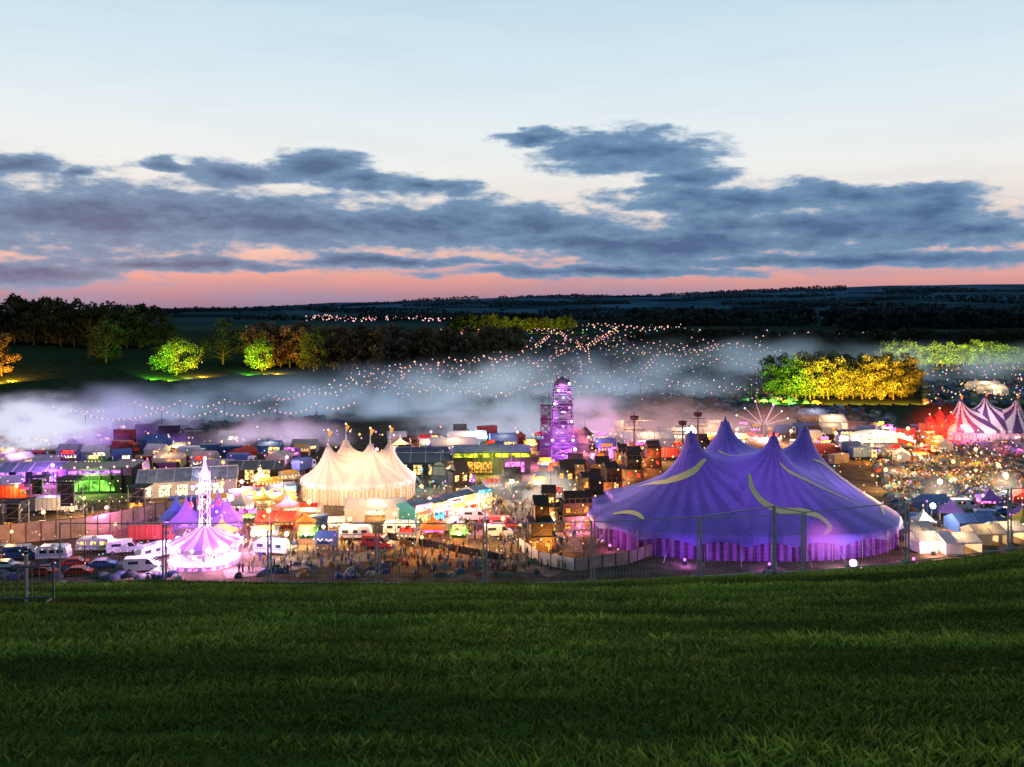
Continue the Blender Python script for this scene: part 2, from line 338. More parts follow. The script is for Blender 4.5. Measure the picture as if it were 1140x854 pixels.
# ------------------------------------------------------------------ TREES
m_bark=mat('tree_bark',(0.07,0.05,0.035),0.9,var=0.4,scale=4); m_leaf=mat('tree_leaves',(0,0,0),0.75,attr=True,var=0.15,scale=1.0,trans=0.3,spec=0.1)
def tree_arrays(r,H,R,nl,leaf,col,th=0.25,ncl=26):
    V=[];Fc=[];mi=[];Cc=[]
    def seg(p,q,r1,r2):
        b=len(V); p=np.array(p,float); q=np.array(q,float); d=q-p; d/=np.linalg.norm(d)+1e-9
        a=np.cross(d,[0.3,0.9,0.1]); a/=np.linalg.norm(a); bb=np.cross(d,a)
        for c,rr in((p,r1),(q,r2)):
            for i in range(5): V.append(c+(a*math.cos(i*1.2566)+bb*math.sin(i*1.2566))*rr); Cc.append((0.06,0.045,0.03))
        for i in range(5): Fc.append((b+i,b+(i+1)%5,b+5+(i+1)%5,b+5+i)); mi.append(0)
    tr=H*0.022+0.12; top=(r.normal(0,.3),r.normal(0,.3),H*0.62); mid=(r.normal(0,.2),r.normal(0,.2),H*max(th,.12))
    seg((0,0,-0.5),mid,tr,tr*0.75); seg(mid,top,tr*0.75,tr*0.25)
    cen=[]
    for i in range(ncl):
        a=r.random()*6.283; hh=r.random(); rr=R*math.sqrt(max(0.05,1-(2*hh-0.85)**2*0.8))*(0.35+0.6*r.random())
        c=np.array([math.cos(a)*rr,math.sin(a)*rr,H*(th+0.06+(0.9-th)*hh)*1.0]); cen.append((c,R*(0.22+0.2*r.random()),0.55+0.8*r.random()))
        if i<9: 
            s=np.array(mid)*(1-hh*0.7)+np.array(top)*hh*0.7; seg(s,c,tr*0.35,tr*0.08)
    per=nl//ncl; VV=[np.array(V)]; CC=[np.array(Cc)]
    for c,cr_,br in cen:
        d=r.normal(size=(per,3)); d/=np.linalg.norm(d,axis=1)[:,None]; rad=cr_*(0.55+0.55*r.random(per))[:,None]
        p=c+d*rad*np.array([1,1,0.75])
        n=d+r.normal(size=(per,3))*0.6; n/=np.linalg.norm(n,axis=1)[:,None]
        a=np.cross(n,r.normal(size=(per,3))); a/=np.linalg.norm(a,axis=1)[:,None]; b=np.cross(n,a)
        s=leaf*(0.6+0.7*r.random(per))[:,None]
        q=np.stack([p-a*s,p-b*s*0.6,p+a*s,p+b*s*0.6],1).reshape(-1,3); VV.append(q)
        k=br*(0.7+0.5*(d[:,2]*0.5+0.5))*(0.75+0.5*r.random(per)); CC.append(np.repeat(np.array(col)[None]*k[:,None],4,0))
    nb_=len(V); nq=per*len(cen)
    Fc=np.concatenate([np.array(Fc),nb_+np.arange(nq*4).reshape(-1,4)]); mi=np.concatenate([np.array(mi),np.ones(nq,int)])
    return np.concatenate(VV),Fc,mi,np.concatenate(CC)
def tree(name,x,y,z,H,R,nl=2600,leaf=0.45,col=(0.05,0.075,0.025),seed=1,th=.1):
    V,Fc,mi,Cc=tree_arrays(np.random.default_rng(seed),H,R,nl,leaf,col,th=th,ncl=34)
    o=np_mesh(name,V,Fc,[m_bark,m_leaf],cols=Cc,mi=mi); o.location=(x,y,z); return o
def wood(name,pts,Hs,Rf=0.38,nl=700,leaf=0.9,col=(0.05,0.06,0.03),seed=3):
    r=np.random.default_rng(seed); bases=[tree_arrays(np.random.default_rng(seed*10+i),1.0*20,20*Rf,nl,leaf,(1,1,1),th=0.08,ncl=20) for i in range(4)]
    VV=[];FF=[];MI=[];CC=[];off=0
    for k,(x,y) in enumerate(pts):
        V,Fc,mi,Cc=bases[k%4]; sc=Hs*(0.75+0.5*r.random())/20; a=r.random()*6.28; z=float(T(x,y))
        R_=np.array([[math.cos(a),-math.sin(a),0],[math.sin(a),math.cos(a),0],[0,0,1]])
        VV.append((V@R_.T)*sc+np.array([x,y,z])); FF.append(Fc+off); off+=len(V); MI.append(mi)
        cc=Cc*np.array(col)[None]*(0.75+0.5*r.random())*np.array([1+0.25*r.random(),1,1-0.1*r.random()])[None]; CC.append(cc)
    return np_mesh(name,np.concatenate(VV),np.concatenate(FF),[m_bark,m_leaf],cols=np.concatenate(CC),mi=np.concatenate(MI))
def strip(px0,py0,px1,py1,n,depth,seed=0):
    r=np.random.default_rng(seed); a=GG(px0,py0); b=GG(px1,py1); P=[]
    for i in range(n):
        t=(i+r.random())/n; P.append((a[0]*(1-t)+b[0]*t+r.normal()*2,a[1]*(1-t)+b[1]*t+r.random()*depth))
    return P
wood('woodland',strip(-90,396,142,391,60,60,1),22,seed=4,col=(0.03,0.042,0.022))
wood('woodland',strip(268,409,420,413,60,50,2)+strip(400,413,575,405,70,60,3),21,seed=5,col=(0.1,0.085,0.06))
def flood(px,py,dh,dy,col,P,rad=0.6,th=9):
    x,y,z=GG(px,py); y0=y-dy; z0=float(T(x,y0)); mb=MB(); mb.box((0,0,dh/2-0.2),(0.15,0.15,dh),m_dark); mb.box((0,0,dh),(0.9,0.4,0.6),m_dark); mb.box((0,0.22,dh),(0.8,0.04,0.5),glow('flood_%.1f%.1f'%(col[0],col[1]),col,2.0))
    o=mb.fin('floodlight',(x,y0,z0)); lamp((x,y0+1.2,z0+dh+0.6),col,P*1.5,rad,o,aim=(x,y+3,z+th),ang=125)
G1=(0.25,1.0,0.04); O1=(1,0.38,0.03)
for (px,py,Hp,Rp,sd,c) in [(118,404,44,24,11,(0.03,0.045,0.02)),(185,402,42,17,12,(0.025,0.035,0.018)),(248,406,50,22,13,(0.025,0.036,0.02)),(350,414,50,20,14,(0.04,0.05,0.02)),
        (197,417,38,25,21,(0.10,0.15,0.04)),(292,413,33,20,22,(0.10,0.15,0.04)),(2,419,46,18,23,(0.14,0.11,0.04)),(305,408,30,14,15,(0.04,0.04,0.02))]:
    x,y,z=GG(px,py); k=y/F; tree('oak_tree',x,y,z,Hp*k,Rp*k,seed=sd,col=c,leaf=0.5,nl=3800)
flood(176,420,.8,12,G1,80000); flood(196,421,.8,13,(.6,.9,.04),60000); flood(214,420,.8,10,(1,.55,0.04),80000); flood(228,419,.8,6,(1,.35,0.02),45000,th=0)
flood(280,416,.8,11,G1,75000); flood(296,416,.8,9,(1,.6,0.04),70000); flood(310,416,.8,6,(1,.35,0.02),50000,th=0); flood(4,424,.8,11,O1,150000); flood(20,422,.8,8,O1,40000,th=0)
wood('tree_grove',strip(868,446,1026,446,28,16,7)+strip(872,438,1020,438,24,14,8),17.5,seed=8,col=(0.10,0.11,0.04),nl=1500,leaf=0.6,Rf=.45)
for px,c,P in [(860,G1,60000),(874,G1,60000),(890,(.4,1,.03),60000),(906,(0.7,.8,0.03),60000),(922,(1,.6,.04),75000),(938,(1,.5,.03),80000),(954,(1,.7,.05),75000),(970,(1,.5,.03),80000),(986,(1,.42,.03),80000),(1004,(1,.6,.04),85000),(1022,(1,.5,.03),85000)]:
    flood(px,450,.8,8,c,P)
wood('tree_row',strip(985,409,1180,407,34,10,9),15,seed=9,col=(0.08,0.12,0.03),nl=900,leaf=0.8,Rf=.5)
for i,px in enumerate(range(992,1150,12)): flood(px,411,1.0,6 if i%2 else 9,O1 if i%2==0 else (0.35,1,0.04),90000)
wood('tree_row',strip(535,369,640,368,30,15,10),18,seed=10,col=(0.06,0.08,0.03),nl=500,leaf=1.2,Rf=.5)
for i,px in enumerate(range(540,640,16)): flood(px,371,1.0,16,[G1,O1,O1][i%3],260000)
dc=(0.012,0.03,0.038)  # bluish distance haze put into this leaf colour
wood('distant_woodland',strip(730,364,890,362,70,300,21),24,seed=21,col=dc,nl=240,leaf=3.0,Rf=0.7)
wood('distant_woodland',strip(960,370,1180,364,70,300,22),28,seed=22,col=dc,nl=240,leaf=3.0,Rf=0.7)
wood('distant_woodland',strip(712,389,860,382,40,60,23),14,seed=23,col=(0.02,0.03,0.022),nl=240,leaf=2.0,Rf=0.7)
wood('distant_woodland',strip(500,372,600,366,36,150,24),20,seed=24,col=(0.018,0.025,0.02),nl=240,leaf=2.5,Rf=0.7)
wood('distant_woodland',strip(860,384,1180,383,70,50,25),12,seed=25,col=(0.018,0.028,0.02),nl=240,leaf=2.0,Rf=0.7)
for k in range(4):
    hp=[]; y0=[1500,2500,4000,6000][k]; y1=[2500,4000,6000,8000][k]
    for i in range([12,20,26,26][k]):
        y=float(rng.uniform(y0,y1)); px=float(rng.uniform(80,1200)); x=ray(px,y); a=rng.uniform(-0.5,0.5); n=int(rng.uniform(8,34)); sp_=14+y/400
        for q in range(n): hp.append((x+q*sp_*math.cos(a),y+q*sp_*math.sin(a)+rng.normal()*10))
    wood('distant_hedgerow',hp,12+3*k,seed=31+k,col=[(0.016,0.032,0.034),(0.018,0.042,0.052),(0.026,0.06,0.082),(0.042,0.09,0.135)][k],nl=80,leaf=4.5,Rf=0.9)  # aerial haze painted into leaf colours, bluer for each farther band
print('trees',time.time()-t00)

# ------------------------------------------------------------------ BIG TOPS
def bigtop(name,cx,cy,a,b,n,peaks,eave,m1,m2,mw1,mw2,pw=0.75,nst=0,NT=200,NS=60,mast=3.0,flag=None,r0=0.7,m_peak=None,lin=0.0,scal=14,sdip=.25,efn=None):
    gn=121; gx_=np.linspace(-a*1.02,a*1.02,gn); gy_=np.linspace(-b*1.02,b*1.02,gn); GX,GY=np.meshgrid(gx_,gy_,indexing='ij')
    ins=(np.abs(GX/a)**n+np.abs(GY/b)**n)<1; Lz=np.zeros((gn,gn)); fix=np.zeros_like(ins); fv=np.zeros_like(Lz)
    for (X0,Y0,Z0) in peaks:
        d=np.hypot(GX-(X0-cx),GY-(Y0-cy)); f=d<=max(r0,d.min()+1e-6); fix|=f; fv[f]=Z0-eave
    Lz[ins]=3
    for _ in range(2500):
        Lz[1:-1,1:-1]=0.25*(Lz[2:,1:-1]+Lz[:-2,1:-1]+Lz[1:-1,2:]+Lz[1:-1,:-2]); Lz[~ins]=0; Lz[fix]=fv[fix]
    Hm=Lz.max(); Hf=Hm*(np.clip(Lz,0,None)/Hm)**pw
    def Hh(x,y):
        x=np.asarray(x,float)-cx; y=np.asarray(y,float)-cy
        fx=np.clip((x-gx_[0])/(gx_[1]-gx_[0]),0,gn-1.001); fy=np.clip((y-gy_[0])/(gy_[1]-gy_[0]),0,gn-1.001)
        i=fx.astype(int); j=fy.astype(int); u=fx-i; v=fy-j
        return eave+(Hf[i,j]*(1-u)+Hf[i+1,j]*u)*(1-v)+(Hf[i,j+1]*(1-u)+Hf[i+1,j+1]*u)*v
    th=np.linspace(0,2*math.pi,NT,endpoint=False); Rr=1/((np.abs(np.cos(th)/a)**n+np.abs(np.sin(th)/b)**n)**(1/n))
    V=[];s_=np.linspace(0.0,1,NS)
    for s in s_:
        x=cx+np.cos(th)*Rr*s; y=cy+np.sin(th)*Rr*s
        V.append(np.stack([x,y,Hh(x,y) if s<0.999 else np.full(NT,eave)],1))
    tie=np.abs(np.sin(th*scal))
    x=cx+np.cos(th)*Rr*1.005; y=cy+np.sin(th)*Rr*1.005; V[-1][:,2]-=sdip*(1-tie)
    V.append(np.stack([x,y,np.full(NT,eave-0.7)-sdip*(1-tie)],1))
    V=np.concatenate(V)-np.array([cx,cy,0]); nr_=NS+1
    ii=np.arange(nr_*NT).reshape(nr_,NT); jn=np.roll(ii,-1,1)
    Fc=np.stack([ii[:-1],jn[:-1],jn[1:],ii[1:]],-1).reshape(-1,4)
    cen=V[Fc].mean(1); mi=np.zeros(len(Fc),int)
    if nst:
        P=np.array([(p[0]-cx,p[1]-cy) for p in peaks]); d=np.hypot(cen[:,None,0]-P[None,:,0],cen[:,None,1]-P[None,:,1]); k=d.argmin(1)
        ang=np.arctan2(cen[:,1]-P[k,1],cen[:,0]-P[k,0]); mi=(np.floor((ang+math.pi)/(2*math.pi)*nst).astype(int)%2)
    root=bpy.data.objects.new(name,None); link(root); root.location=(cx,cy,0)
    c=np_mesh('canopy',V,Fc,[m1,m2],mi=mi,smooth=True); c.parent=root
    NW=NT*3; tw=np.linspace(0,2*math.pi,NW,endpoint=False); Rw=1/((np.abs(np.cos(tw)/a)**n+np.abs(np.sin(tw)/b)**n)**(1/n))*0.97+0.2*np.sin(tw*NT*0.55)
    Vw=np.concatenate([np.stack([np.cos(tw)*Rw,np.sin(tw)*Rw,np.full(NW,z)],1) for z in(-0.2,eave*0.55,eave-0.1)])
    iw=np.arange(3*NW).reshape(3,NW); jw=np.roll(iw,-1,1); Fw=np.stack([iw[:-1],jw[:-1],jw[1:],iw[1:]],-1).reshape(-1,4)
    miw=np.tile((np.arange(NW)//(4))%2,2)
    wl=np_mesh('side_wall',Vw,Fw,[mw1,mw2],mi=miw,smooth=True); wl.parent=root
    mb=MB()
    for (X0,Y0,Z0) in peaks:
        x,y=X0-cx,Y0-cy
        mb.bar((x,y,0),(x,y,Z0+mast),0.22,m_metal,0.1,n=8); mb.revolve((x,y,Z0-1.6),[(1.0,0),(0.6,0.9),(0.22,2.0),(0.1,2.5)],m_peak or m1,12)
        if flag: mb.poly([(x,y,Z0+mast),(x+1.0,y-.3,Z0+mast-0.5),(x+.2,y,Z0+mast-1.9)],flag); mb.ball((x,y,Z0+mast),0.22,g_warm)
    for k in range(28):
        t=2*math.pi*k/28; R=1/((abs(math.cos(t)/a)**n+abs(math.sin(t)/b)**n)**(1/n))
        mb.bar((math.cos(t)*R,math.sin(t)*R,0),(math.cos(t)*R,math.sin(t)*R,eave),0.06,m_metal); mb.bar((math.cos(t)*R,math.sin(t)*R,eave),(math.cos(t)*(R+3.5),math.sin(t)*(R+3.5),0),0.035,m_metal,n=3)
    p=mb.fin('masts_and_guys'); p.parent=root
    return root,Hh
m_pc=mat('purple_canopy',(0.19,0.14,0.56),0.45,var=0.25,scale=0.12,trans=0.14); m_pc2=mat('purple_canopy_panel',(0.155,0.115,0.49),0.45,var=0.25,scale=0.15,trans=0.14); m_pd=mat('deep_purple_canopy',(0.07,0.05,0.3),0.6)
m_pw=mat('purple_wall',(0.28,0.10,0.42),0.7,trans=0.35,var=.5,scale=.35); m_pw2=mat('magenta_wall',(0.10,0.035,0.14),0.7,trans=0.25,var=.5,scale=.35); m_rib=mat('golden_ribbon',(0.85,0.74,0.32),0.6,var=0.1)
BX,BY=45.5,179.0
PK=[(34.3,170,20.6),(50.2,170,20.0),(44.3,184,21.0),(60.8,184,19.4)]
bt,BH=bigtop('purple_big_top',BX,BY,30.5,23.5,2.5,PK,4.3,m_pc,m_pc2,m_pw,m_pw2,pw=0.95,nst=36,NT=280,NS=90,mast=1.2,m_peak=m_pd,r0=.9,scal=9,sdip=.9)
def hit(px,py):
    y=BY-27
    while y<BY+27:
        x=(px-570)/F*y; z=CZ-(py-HY)/F*y
        if (abs((x-BX)/30.5)**2.5+abs((y-BY)/23.5)**2.5)<0.985 and z<=float(BH(x,y)): return (x,y)
        y+=0.1
    return None
def ribbon(pts,wid):
    P=[hit(*p) for p in pts]; P=[np.array(p) for p in P if p]; 
    if len(P)<3: return
    Q=[]
    E=[2*P[0]-P[1]]+P+[2*P[-1]-P[-2]]
    for i in range(1,len(E)-2):
        for t in np.linspace(0,1,14,endpoint=False):
            a_,b_,c_,d_=E[i-1:i+3]; Q.append(0.5*((2*b_)+(-a_+c_)*t+(2*a_-5*b_+4*c_-d_)*t*t+(-a_+3*b_-3*c_+d_)*t**3))
    Q=np.array(Q); Tn=np.gradient(Q,axis=0); Tn/=np.linalg.norm(Tn,axis=1)[:,None]+1e-9; Nn=np.stack([-Tn[:,1],Tn[:,0]],1)
    tt=np.linspace(0,1,len(Q)); W=wid*(0.25+0.75*np.sin(np.pi*tt)**0.6)
    rows=[]
    for k in np.linspace(-0.5,0.5,5):
        xy=Q+Nn*(W*k)[:,None]; z=BH(xy[:,0],xy[:,1])+0.14; rows.append(np.concatenate([xy-np.array([[BX,BY]]),z[:,None]],1))
    V=np.concatenate(rows); n=len(Q); ii=np.arange(5*n).reshape(5,n); Fc=np.stack([ii[:-1,:-1],ii[:-1,1:],ii[1:,1:],ii[1:,:-1]],-1).reshape(-1,4)
    o=np_mesh('painted_ribbon',V,Fc,[m_rib],smooth=True); o.parent=bt
ribbon([(786,513),(772,526),(752,534),(732,538),(708,543)],.9)
ribbon([(682,573),(696,571),(709,573),(718,580)],.9)
ribbon([(834,528),(838,545),(850,560),(870,570),(896,571),(914,577),(924,588),(917,602)],1.3)
ribbon([(868,516),(880,527),(905,539),(935,553),(962,566)],.6)
ribbon([(905,512),(925,524),(950,540),(975,560),(985,576)],.8)
ribbon([(800,502),(815,508),(830,507)],.7)
for (x,y,c,P) in [(18,163,MAG,700),(30,154,PUR,1200),(44,151.5,PUR,1200),(58.5,152,(0.8,0.5,1),6000),(70,154.5,MAG,1300),(77.5,168,WARM,3000),(76,160,(1,.6,.5),2500),(13.5,176,PUR,1800)]:
    mb=MB(); mb.box((0,0,0.35),(0.7,0.4,0.7),m_dark); mb.ball((0,0,0.95),0.25 if P<4000 else 0.7,glow('upl%.1f%.1f'%(c[0],c[1]),c,3)); o=mb.fin('uplighter',(x,y,0.1)); lamp((x,y-.5,1.9),c,P*0.8,0.4,o)
lamp((45,172,4),(0.8,0.35,1),14000,1.5,None,'big_top_interior_light'); lamp((64,176,4),(0.9,0.5,1),7000,1.5,None,'big_top_interior_light')
m_cr=mat('cream_canvas',(0.80,0.77,0.72),0.8,trans=0.4,var=0.08); m_rs=mat('rose_canvas',(0.74,0.64,0.60),0.8,trans=0.4,var=0.08)
m_flag=mat('yellow_flag',(0.85,0.5,0.05),0.7,trans=0.3)
wt,_=bigtop('white_circus_tent',-36.3,210,13.4,11.5,2.3,[(-42.8,206.5,12.0),(-40.0,213.5,12.4),(-33.0,206.5,12.4),(-29.3,213,11.8)],4.4,m_cr,m_rs,m_cr,mat('amber_canvas',(0.75,0.52,0.3),0.8,trans=0.4),pw=1.1,nst=26,mast=4.0,flag=m_flag,NT=200,NS=60,m_peak=m_cr,sdip=.6)
lamp((-36,209,3),(1,.6,.3),9000,1,None,'tent_interior_light') 
for x,y,c,P in [(-47,196,(1,.75,.5),2600),(-36,194,(1,.8,.6),2400),(-26,195,(1,.75,.5),2600),(-54,205,(1,.6,.6),2400),(-20,203,(1,.6,.6),2400)]: lamp((x,y,6),c,P,0.4,None,'tent_fill_light')  # lamps added outside, without fittings, to brighten the tent canvas
m_sd=mat('dark_violet_stripe',(0.12,0.07,0.2),0.8,trans=0.2)
d=CZ*F/(492-HY); cx_=ray(1112,d)
bigtop('striped_circus_tent',cx_,d+9,16,9.5,2.3,[(cx_+p[0],d+9+p[1],p[2]) for p in [(-8,0,12.5),(2,3,13),(11,0,12.5)]],3.6,m_white,m_sd,m_white,mat('pink_canvas',(0.75,0.45,0.6),0.8,trans=0.4),pw=0.95,nst=20,NT=220,NS=60,mast=2,flag=m_flag,m_peak=m_sd)
lamp((cx_,d+9,4),(1,.55,.7),5000,1,None,'tent_interior_light'); lamp((cx_-6,d-5,6),(1,.85,.8),3500,.5,None,'tent_fill_light')
print('tents',time.time()-t00)

# ------------------------------------------------------------------ VALLEY OBJECT KIT
occ=[(BX,BY,33),(-36,210,17),(13.5,262,9)]
def free(x,y,r):
    for a,b,c in occ:
        if (x-a)**2+(y-b)**2<(r+c)**2: return False
    return True
def P0(px,py,r=None):
    x,y,z=GG(px,py)
    if r: occ.append((x,y,r))
    return x,y,z
def colmat(key,c,tr=0.3): return mat('canvas_'+key,c,0.8,trans=tr,var=0.15)
CAN=[colmat('white',(0.7,0.7,0.7)),colmat('cream',(0.68,0.62,0.5)),colmat('blue',(0.1,0.18,0.45)),colmat('red',(0.55,0.07,0.05)),colmat('yellow',(0.7,0.5,0.08)),colmat('purple',(0.3,0.15,0.55)),colmat('green',(0.1,0.35,0.12)),colmat('orange',(0.7,0.28,0.05)),colmat('grey',(0.4,0.42,0.45))]
KP=2.0
def marquee(x,y,L_,W,h,rh,m,rz=0,lit=None,name='marquee_tent',P=0,legs=4):
    mb=MB(); n=max(2,int(L_/4)); 
    mb.gable((0,0,h),(L_,W),rh,m,0.15)
    for i in range(n+1):
        xx_=-L_/2+L_*i/n
        for sy in(-1,1): mb.bar((xx_,sy*W/2,0),(xx_,sy*W/2,h),0.06,m_metal,n=4)
        mb.bar((xx_,-W/2-0.16,h+0.03),(xx_,0,h+rh+0.03),0.06,m_metal,n=4)
    mb.box((0,W/2,h/2),(L_,0.05,h-0.02),m); mb.box((-L_/2,0,h/2),(0.05,W-0.1,h-0.02),m); mb.box((L_/2,0,h/2),(0.05,W-0.1,h-0.02),m)
    for i in range(n):
        if i%3!=1: mb.box((-L_/2+L_*(i+.5)/n,-W/2,h/2),(L_/n-0.15,0.04,h-0.1),m)
    if lit: mb.box((0,W/2-0.2,h*0.55),(L_-0.4,0.04,h*0.7),lit); mb.box((0,0,h+0.1),(L_*0.8,0.3,0.1),lit)
    mb.box((0,-W/2-0.17,h-0.12),(L_+0.3,0.04,0.3),m)
    o=mb.fin(name,(x,y,float(T(x,y))),rz)
    if P: lamp((x,y,h*0.8+float(T(x,y))),WARM,P*KP,0.3,o)
    return o
def stall(x,y,w_,d_,m,lit,rz=0,P=0,pc=WARM,sign=None,name='food_stall'):
    mb=MB(); h=2.6
    mb.box((0,d_/2,h/2),(w_,0.08,h),m); mb.box((-w_/2,0,h/2),(0.08,d_-0.1,h),m); mb.box((w_/2,0,h/2),(0.08,d_-0.1,h),m)
    mb.box((0,-d_/2+0.1,0.55),(w_-0.1,0.5,1.1),m_wood); mb.box((0,d_/2-0.15,1.75),(w_-0.3,0.05,1.2),lit)
    mb.poly([(-w_/2-.2,-d_/2-1.1,h-.35),(w_/2+.2,-d_/2-1.1,h-.35),(w_/2+.2,0,h+.7),(-w_/2-.2,0,h+.7)],m); mb.poly([(-w_/2-.2,0,h+.7),(w_/2+.2,0,h+.7),(w_/2+.2,d_/2+.2,h),(-w_/2-.2,d_/2+.2,h)],m)
    n=max(3,int(w_/0.8))
    for i in range(n):
        xx_=-w_/2+w_*(i+.5)/n; mb.poly([(xx_-w_/n/2,-d_/2-1.1,h-.35),(xx_+w_/n/2,-d_/2-1.1,h-.35),(xx_,-d_/2-1.12,h-.75)],CAN[0] if i%2 else m)
    for sx in(-1,1): mb.bar((sx*w_/2,-d_/2-1.0,0),(sx*w_/2,-d_/2-1.0,h-.35),0.05,m_metal,n=4)
    if sign: mb.box((0,-d_/2-0.7,h+.75),(w_*0.8,0.12,0.9),sign)
    for i in range(n+1): mb.ball((-w_/2+w_*i/n,-d_/2-1.15,h-.28),0.13,g_warm,5)
    o=mb.fin(name,(x,y,float(T(x,y))),rz)
    if P: lamp((x+math.sin(rz)*1.5,y-math.cos(rz)*(d_/2+1.6),2.6+float(T(x,y))),pc,P*KP,0.3,o)
    return o
def pagoda(x,y,w_,h,rh,m,rz=0,lit=None,P=0,pc=WARM,name='pagoda_tent'):
    mb=MB(); mb.pyramid((0,0,h),w_+.2,w_+.2,rh,m); mb.bar((0,0,h+rh*0.9),(0,0,h+rh+0.6),0.05,m_metal,n=4); mb.ball((0,0,h+rh+.65),0.14,g_warm,5)
    for sx in(-1,1):
        for sy in(-1,1): mb.bar((sx*w_/2,sy*w_/2,0),(sx*w_/2,sy*w_/2,h),0.06,m_metal,n=4)
    for q in(-1,1):
        mb.box((0,q*(w_/2+.06),h-.2),(w_+.1,.04,.4),m); mb.box((q*(w_/2+.06),0,h-.2),(.04,w_,.4),m)
    mb.box((0,w_/2-.05,h/2),(w_-.1,.05,h-.1),m)
    if lit: mb.box((0,w_/2-.12,h*.5),(w_-.4,.04,h*.6),lit); mb.box((0,0,0.5),(w_*.5,.6,1.0),m_wood)
    o=mb.fin(name,(x,y,float(T(x,y))),rz)
    if P: lamp((x,y,h+float(T(x,y))-.3),pc,P*KP,0.3,o)
    return o
def wheels(mb,xs,w_,r=0.42):
    for xx_ in xs:
        for sy in(-1,1): mb.bar((xx_,sy*w_/2-0.12,r),(xx_,sy*w_/2+0.12,r),r,m_tyre,n=12); mb.bar((xx_,sy*(w_/2)-0.14,r),(xx_,sy*w_/2+0.14,r),r*.5,m_metal,n=8)
def prism_side(mb,prof,w_,m):
    n=len(prof); P=[(x,-w_/2,z) for x,z in prof]+[(x,w_/2,z) for x,z in prof]
    mb.poly(P,m,[tuple(range(n)),tuple(range(2*n-1,n-1,-1))]+[(i,i+n,(i+1)%n+n,(i+1)%n) for i in range(n)])
def caravan(x,y,rz=0,L_=6.2,m=None,name='caravan',lit=None):
    m=m or m_wpaint; mb=MB(); w_=2.2
    prism_side(mb,[(-L_/2,.55),(L_/2,.55),(L_/2,1.3),(L_/2-.35,2.45),(L_/2-.8,2.65),(-L_/2+.7,2.65),(-L_/2+.15,2.3),(-L_/2,1.4)],w_,m)
    for sy in(-1,1):
        for xx_,ww in((-L_/2+1.3,1.2),(0.1,.9),(L_/2-1.3,1.1)): mb.box((xx_,sy*(w_/2+.012),1.75),(ww,.03,.6),lit or m_glass)
        mb.box((1.15,sy*(w_/2+.01),1.45),(.65,.02,1.7),m); mb.box((0,sy*(w_/2+.012),1.2),(L_*.92,.024,.1),m_blue)
    wheels(mb,[-.3,],w_-.2,.34); mb.bar((L_/2,0,.6),(L_/2+1.2,0,.5),.06,m_dark); mb.box((0,0,2.72),(.8,.8,.14),m_metal)
    return mb.fin(name,(x,y,float(T(x,y))),rz)
def van(x,y,rz=0,m=None,name='van'):
    m=m or m_wpaint; mb=MB(); w_=2.0
    prism_side(mb,[(-2.8,.4),(2.8,.4),(2.85,1.1),(2.1,1.35),(1.35,2.25),(1.1,2.4),(-2.7,2.4),(-2.8,2.2)],w_,m)
    for sy in(-1,1):
        P=[(1.95,sy*(w_/2+.015),1.35),(.75,sy*(w_/2+.015),1.35),(.75,sy*(w_/2+.015),2.1),(1.35,sy*(w_/2+.015),2.1)]; mb.poly(P,m_glass)
        mb.box((-1.2,sy*(w_/2+.01),1.7),(1.6,.02,.5),m_glass)
    mb.poly([(2.13,-.9,1.38),(2.13,.9,1.38),(1.42,.85,2.22),(1.42,-.85,2.22)],m_glass)
    mb.box((2.86,-.7,.85),(.04,.3,.18),g_wwarm); mb.box((2.86,.7,.85),(.04,.3,.18),g_wwarm); mb.box((2.85,0,.5),(.1,1.9,.2),m_dark)
    wheels(mb,[-1.8,1.8],w_-.1,.36); return mb.fin(name,(x,y,float(T(x,y))),rz)
def car(x,y,rz=0,m=None):
    m=m or m_dark; mb=MB(); w_=1.75
    prism_side(mb,[(-2.1,.3),(2.1,.3),(2.15,.75),(1.2,.95),(.5,1.42),(-1.2,1.45),(-1.9,1.0),(-2.15,.9)],w_,m)
    for sy in(-1,1): mb.poly([(1.0,sy*(w_/2+.01),.97),(-1.65,sy*(w_/2+.01),1.0),(-1.15,sy*(w_/2+.01),1.37),(.45,sy*(w_/2+.01),1.35)],m_glass)
    mb.poly([(1.16,-.75,1.0),(1.16,.75,1.0),(.55,.68,1.41),(.55,-.68,1.41)],m_glass); wheels(mb,[-1.35,1.35],w_-.1,.32)
    return mb.fin('parked_car',(x,y,float(T(x,y))),rz)
def truck(x,y,rz=0,m=None,L_=8.0):
    m=m or m_wpaint; mb=MB(); w_=2.5
    mb.box((-.8,0,2.35),(L_-2.2,w_,2.7),m); mb.box((-.2,0,.85),(L_-.6,1.1,.25),m_dark)
    prism_side(mb,[(L_/2-1.85,.6),(L_/2,.6),(L_/2+.05,1.6),(L_/2-.2,2.75),(L_/2-.5,2.95),(L_/2-1.85,2.95)],w_-.2,m_red if m is m_red else m_wpaint)
    mb.poly([(L_/2+.045,-1,1.65),(L_/2+.045,1,1.65),(L_/2-.17,1,2.65),(L_/2-.17,-1,2.65)],m_glass)
    for sy in(-1,1): mb.box((L_/2-.9,sy*(w_/2-.09),2.1),(.9,.03,.7),m_glass)
    for i in range(6): mb.box((-.8-(L_-2.4)/2+(L_-2.4)*(i+.5)/6,-w_/2-.02,2.35),(.06,.05,2.6),m_metal)
    wheels(mb,[-L_/2+1.2,-L_/2+2.3,L_/2-.9],w_-.2,.5); return mb.fin('truck',(x,y,float(T(x,y))),rz)
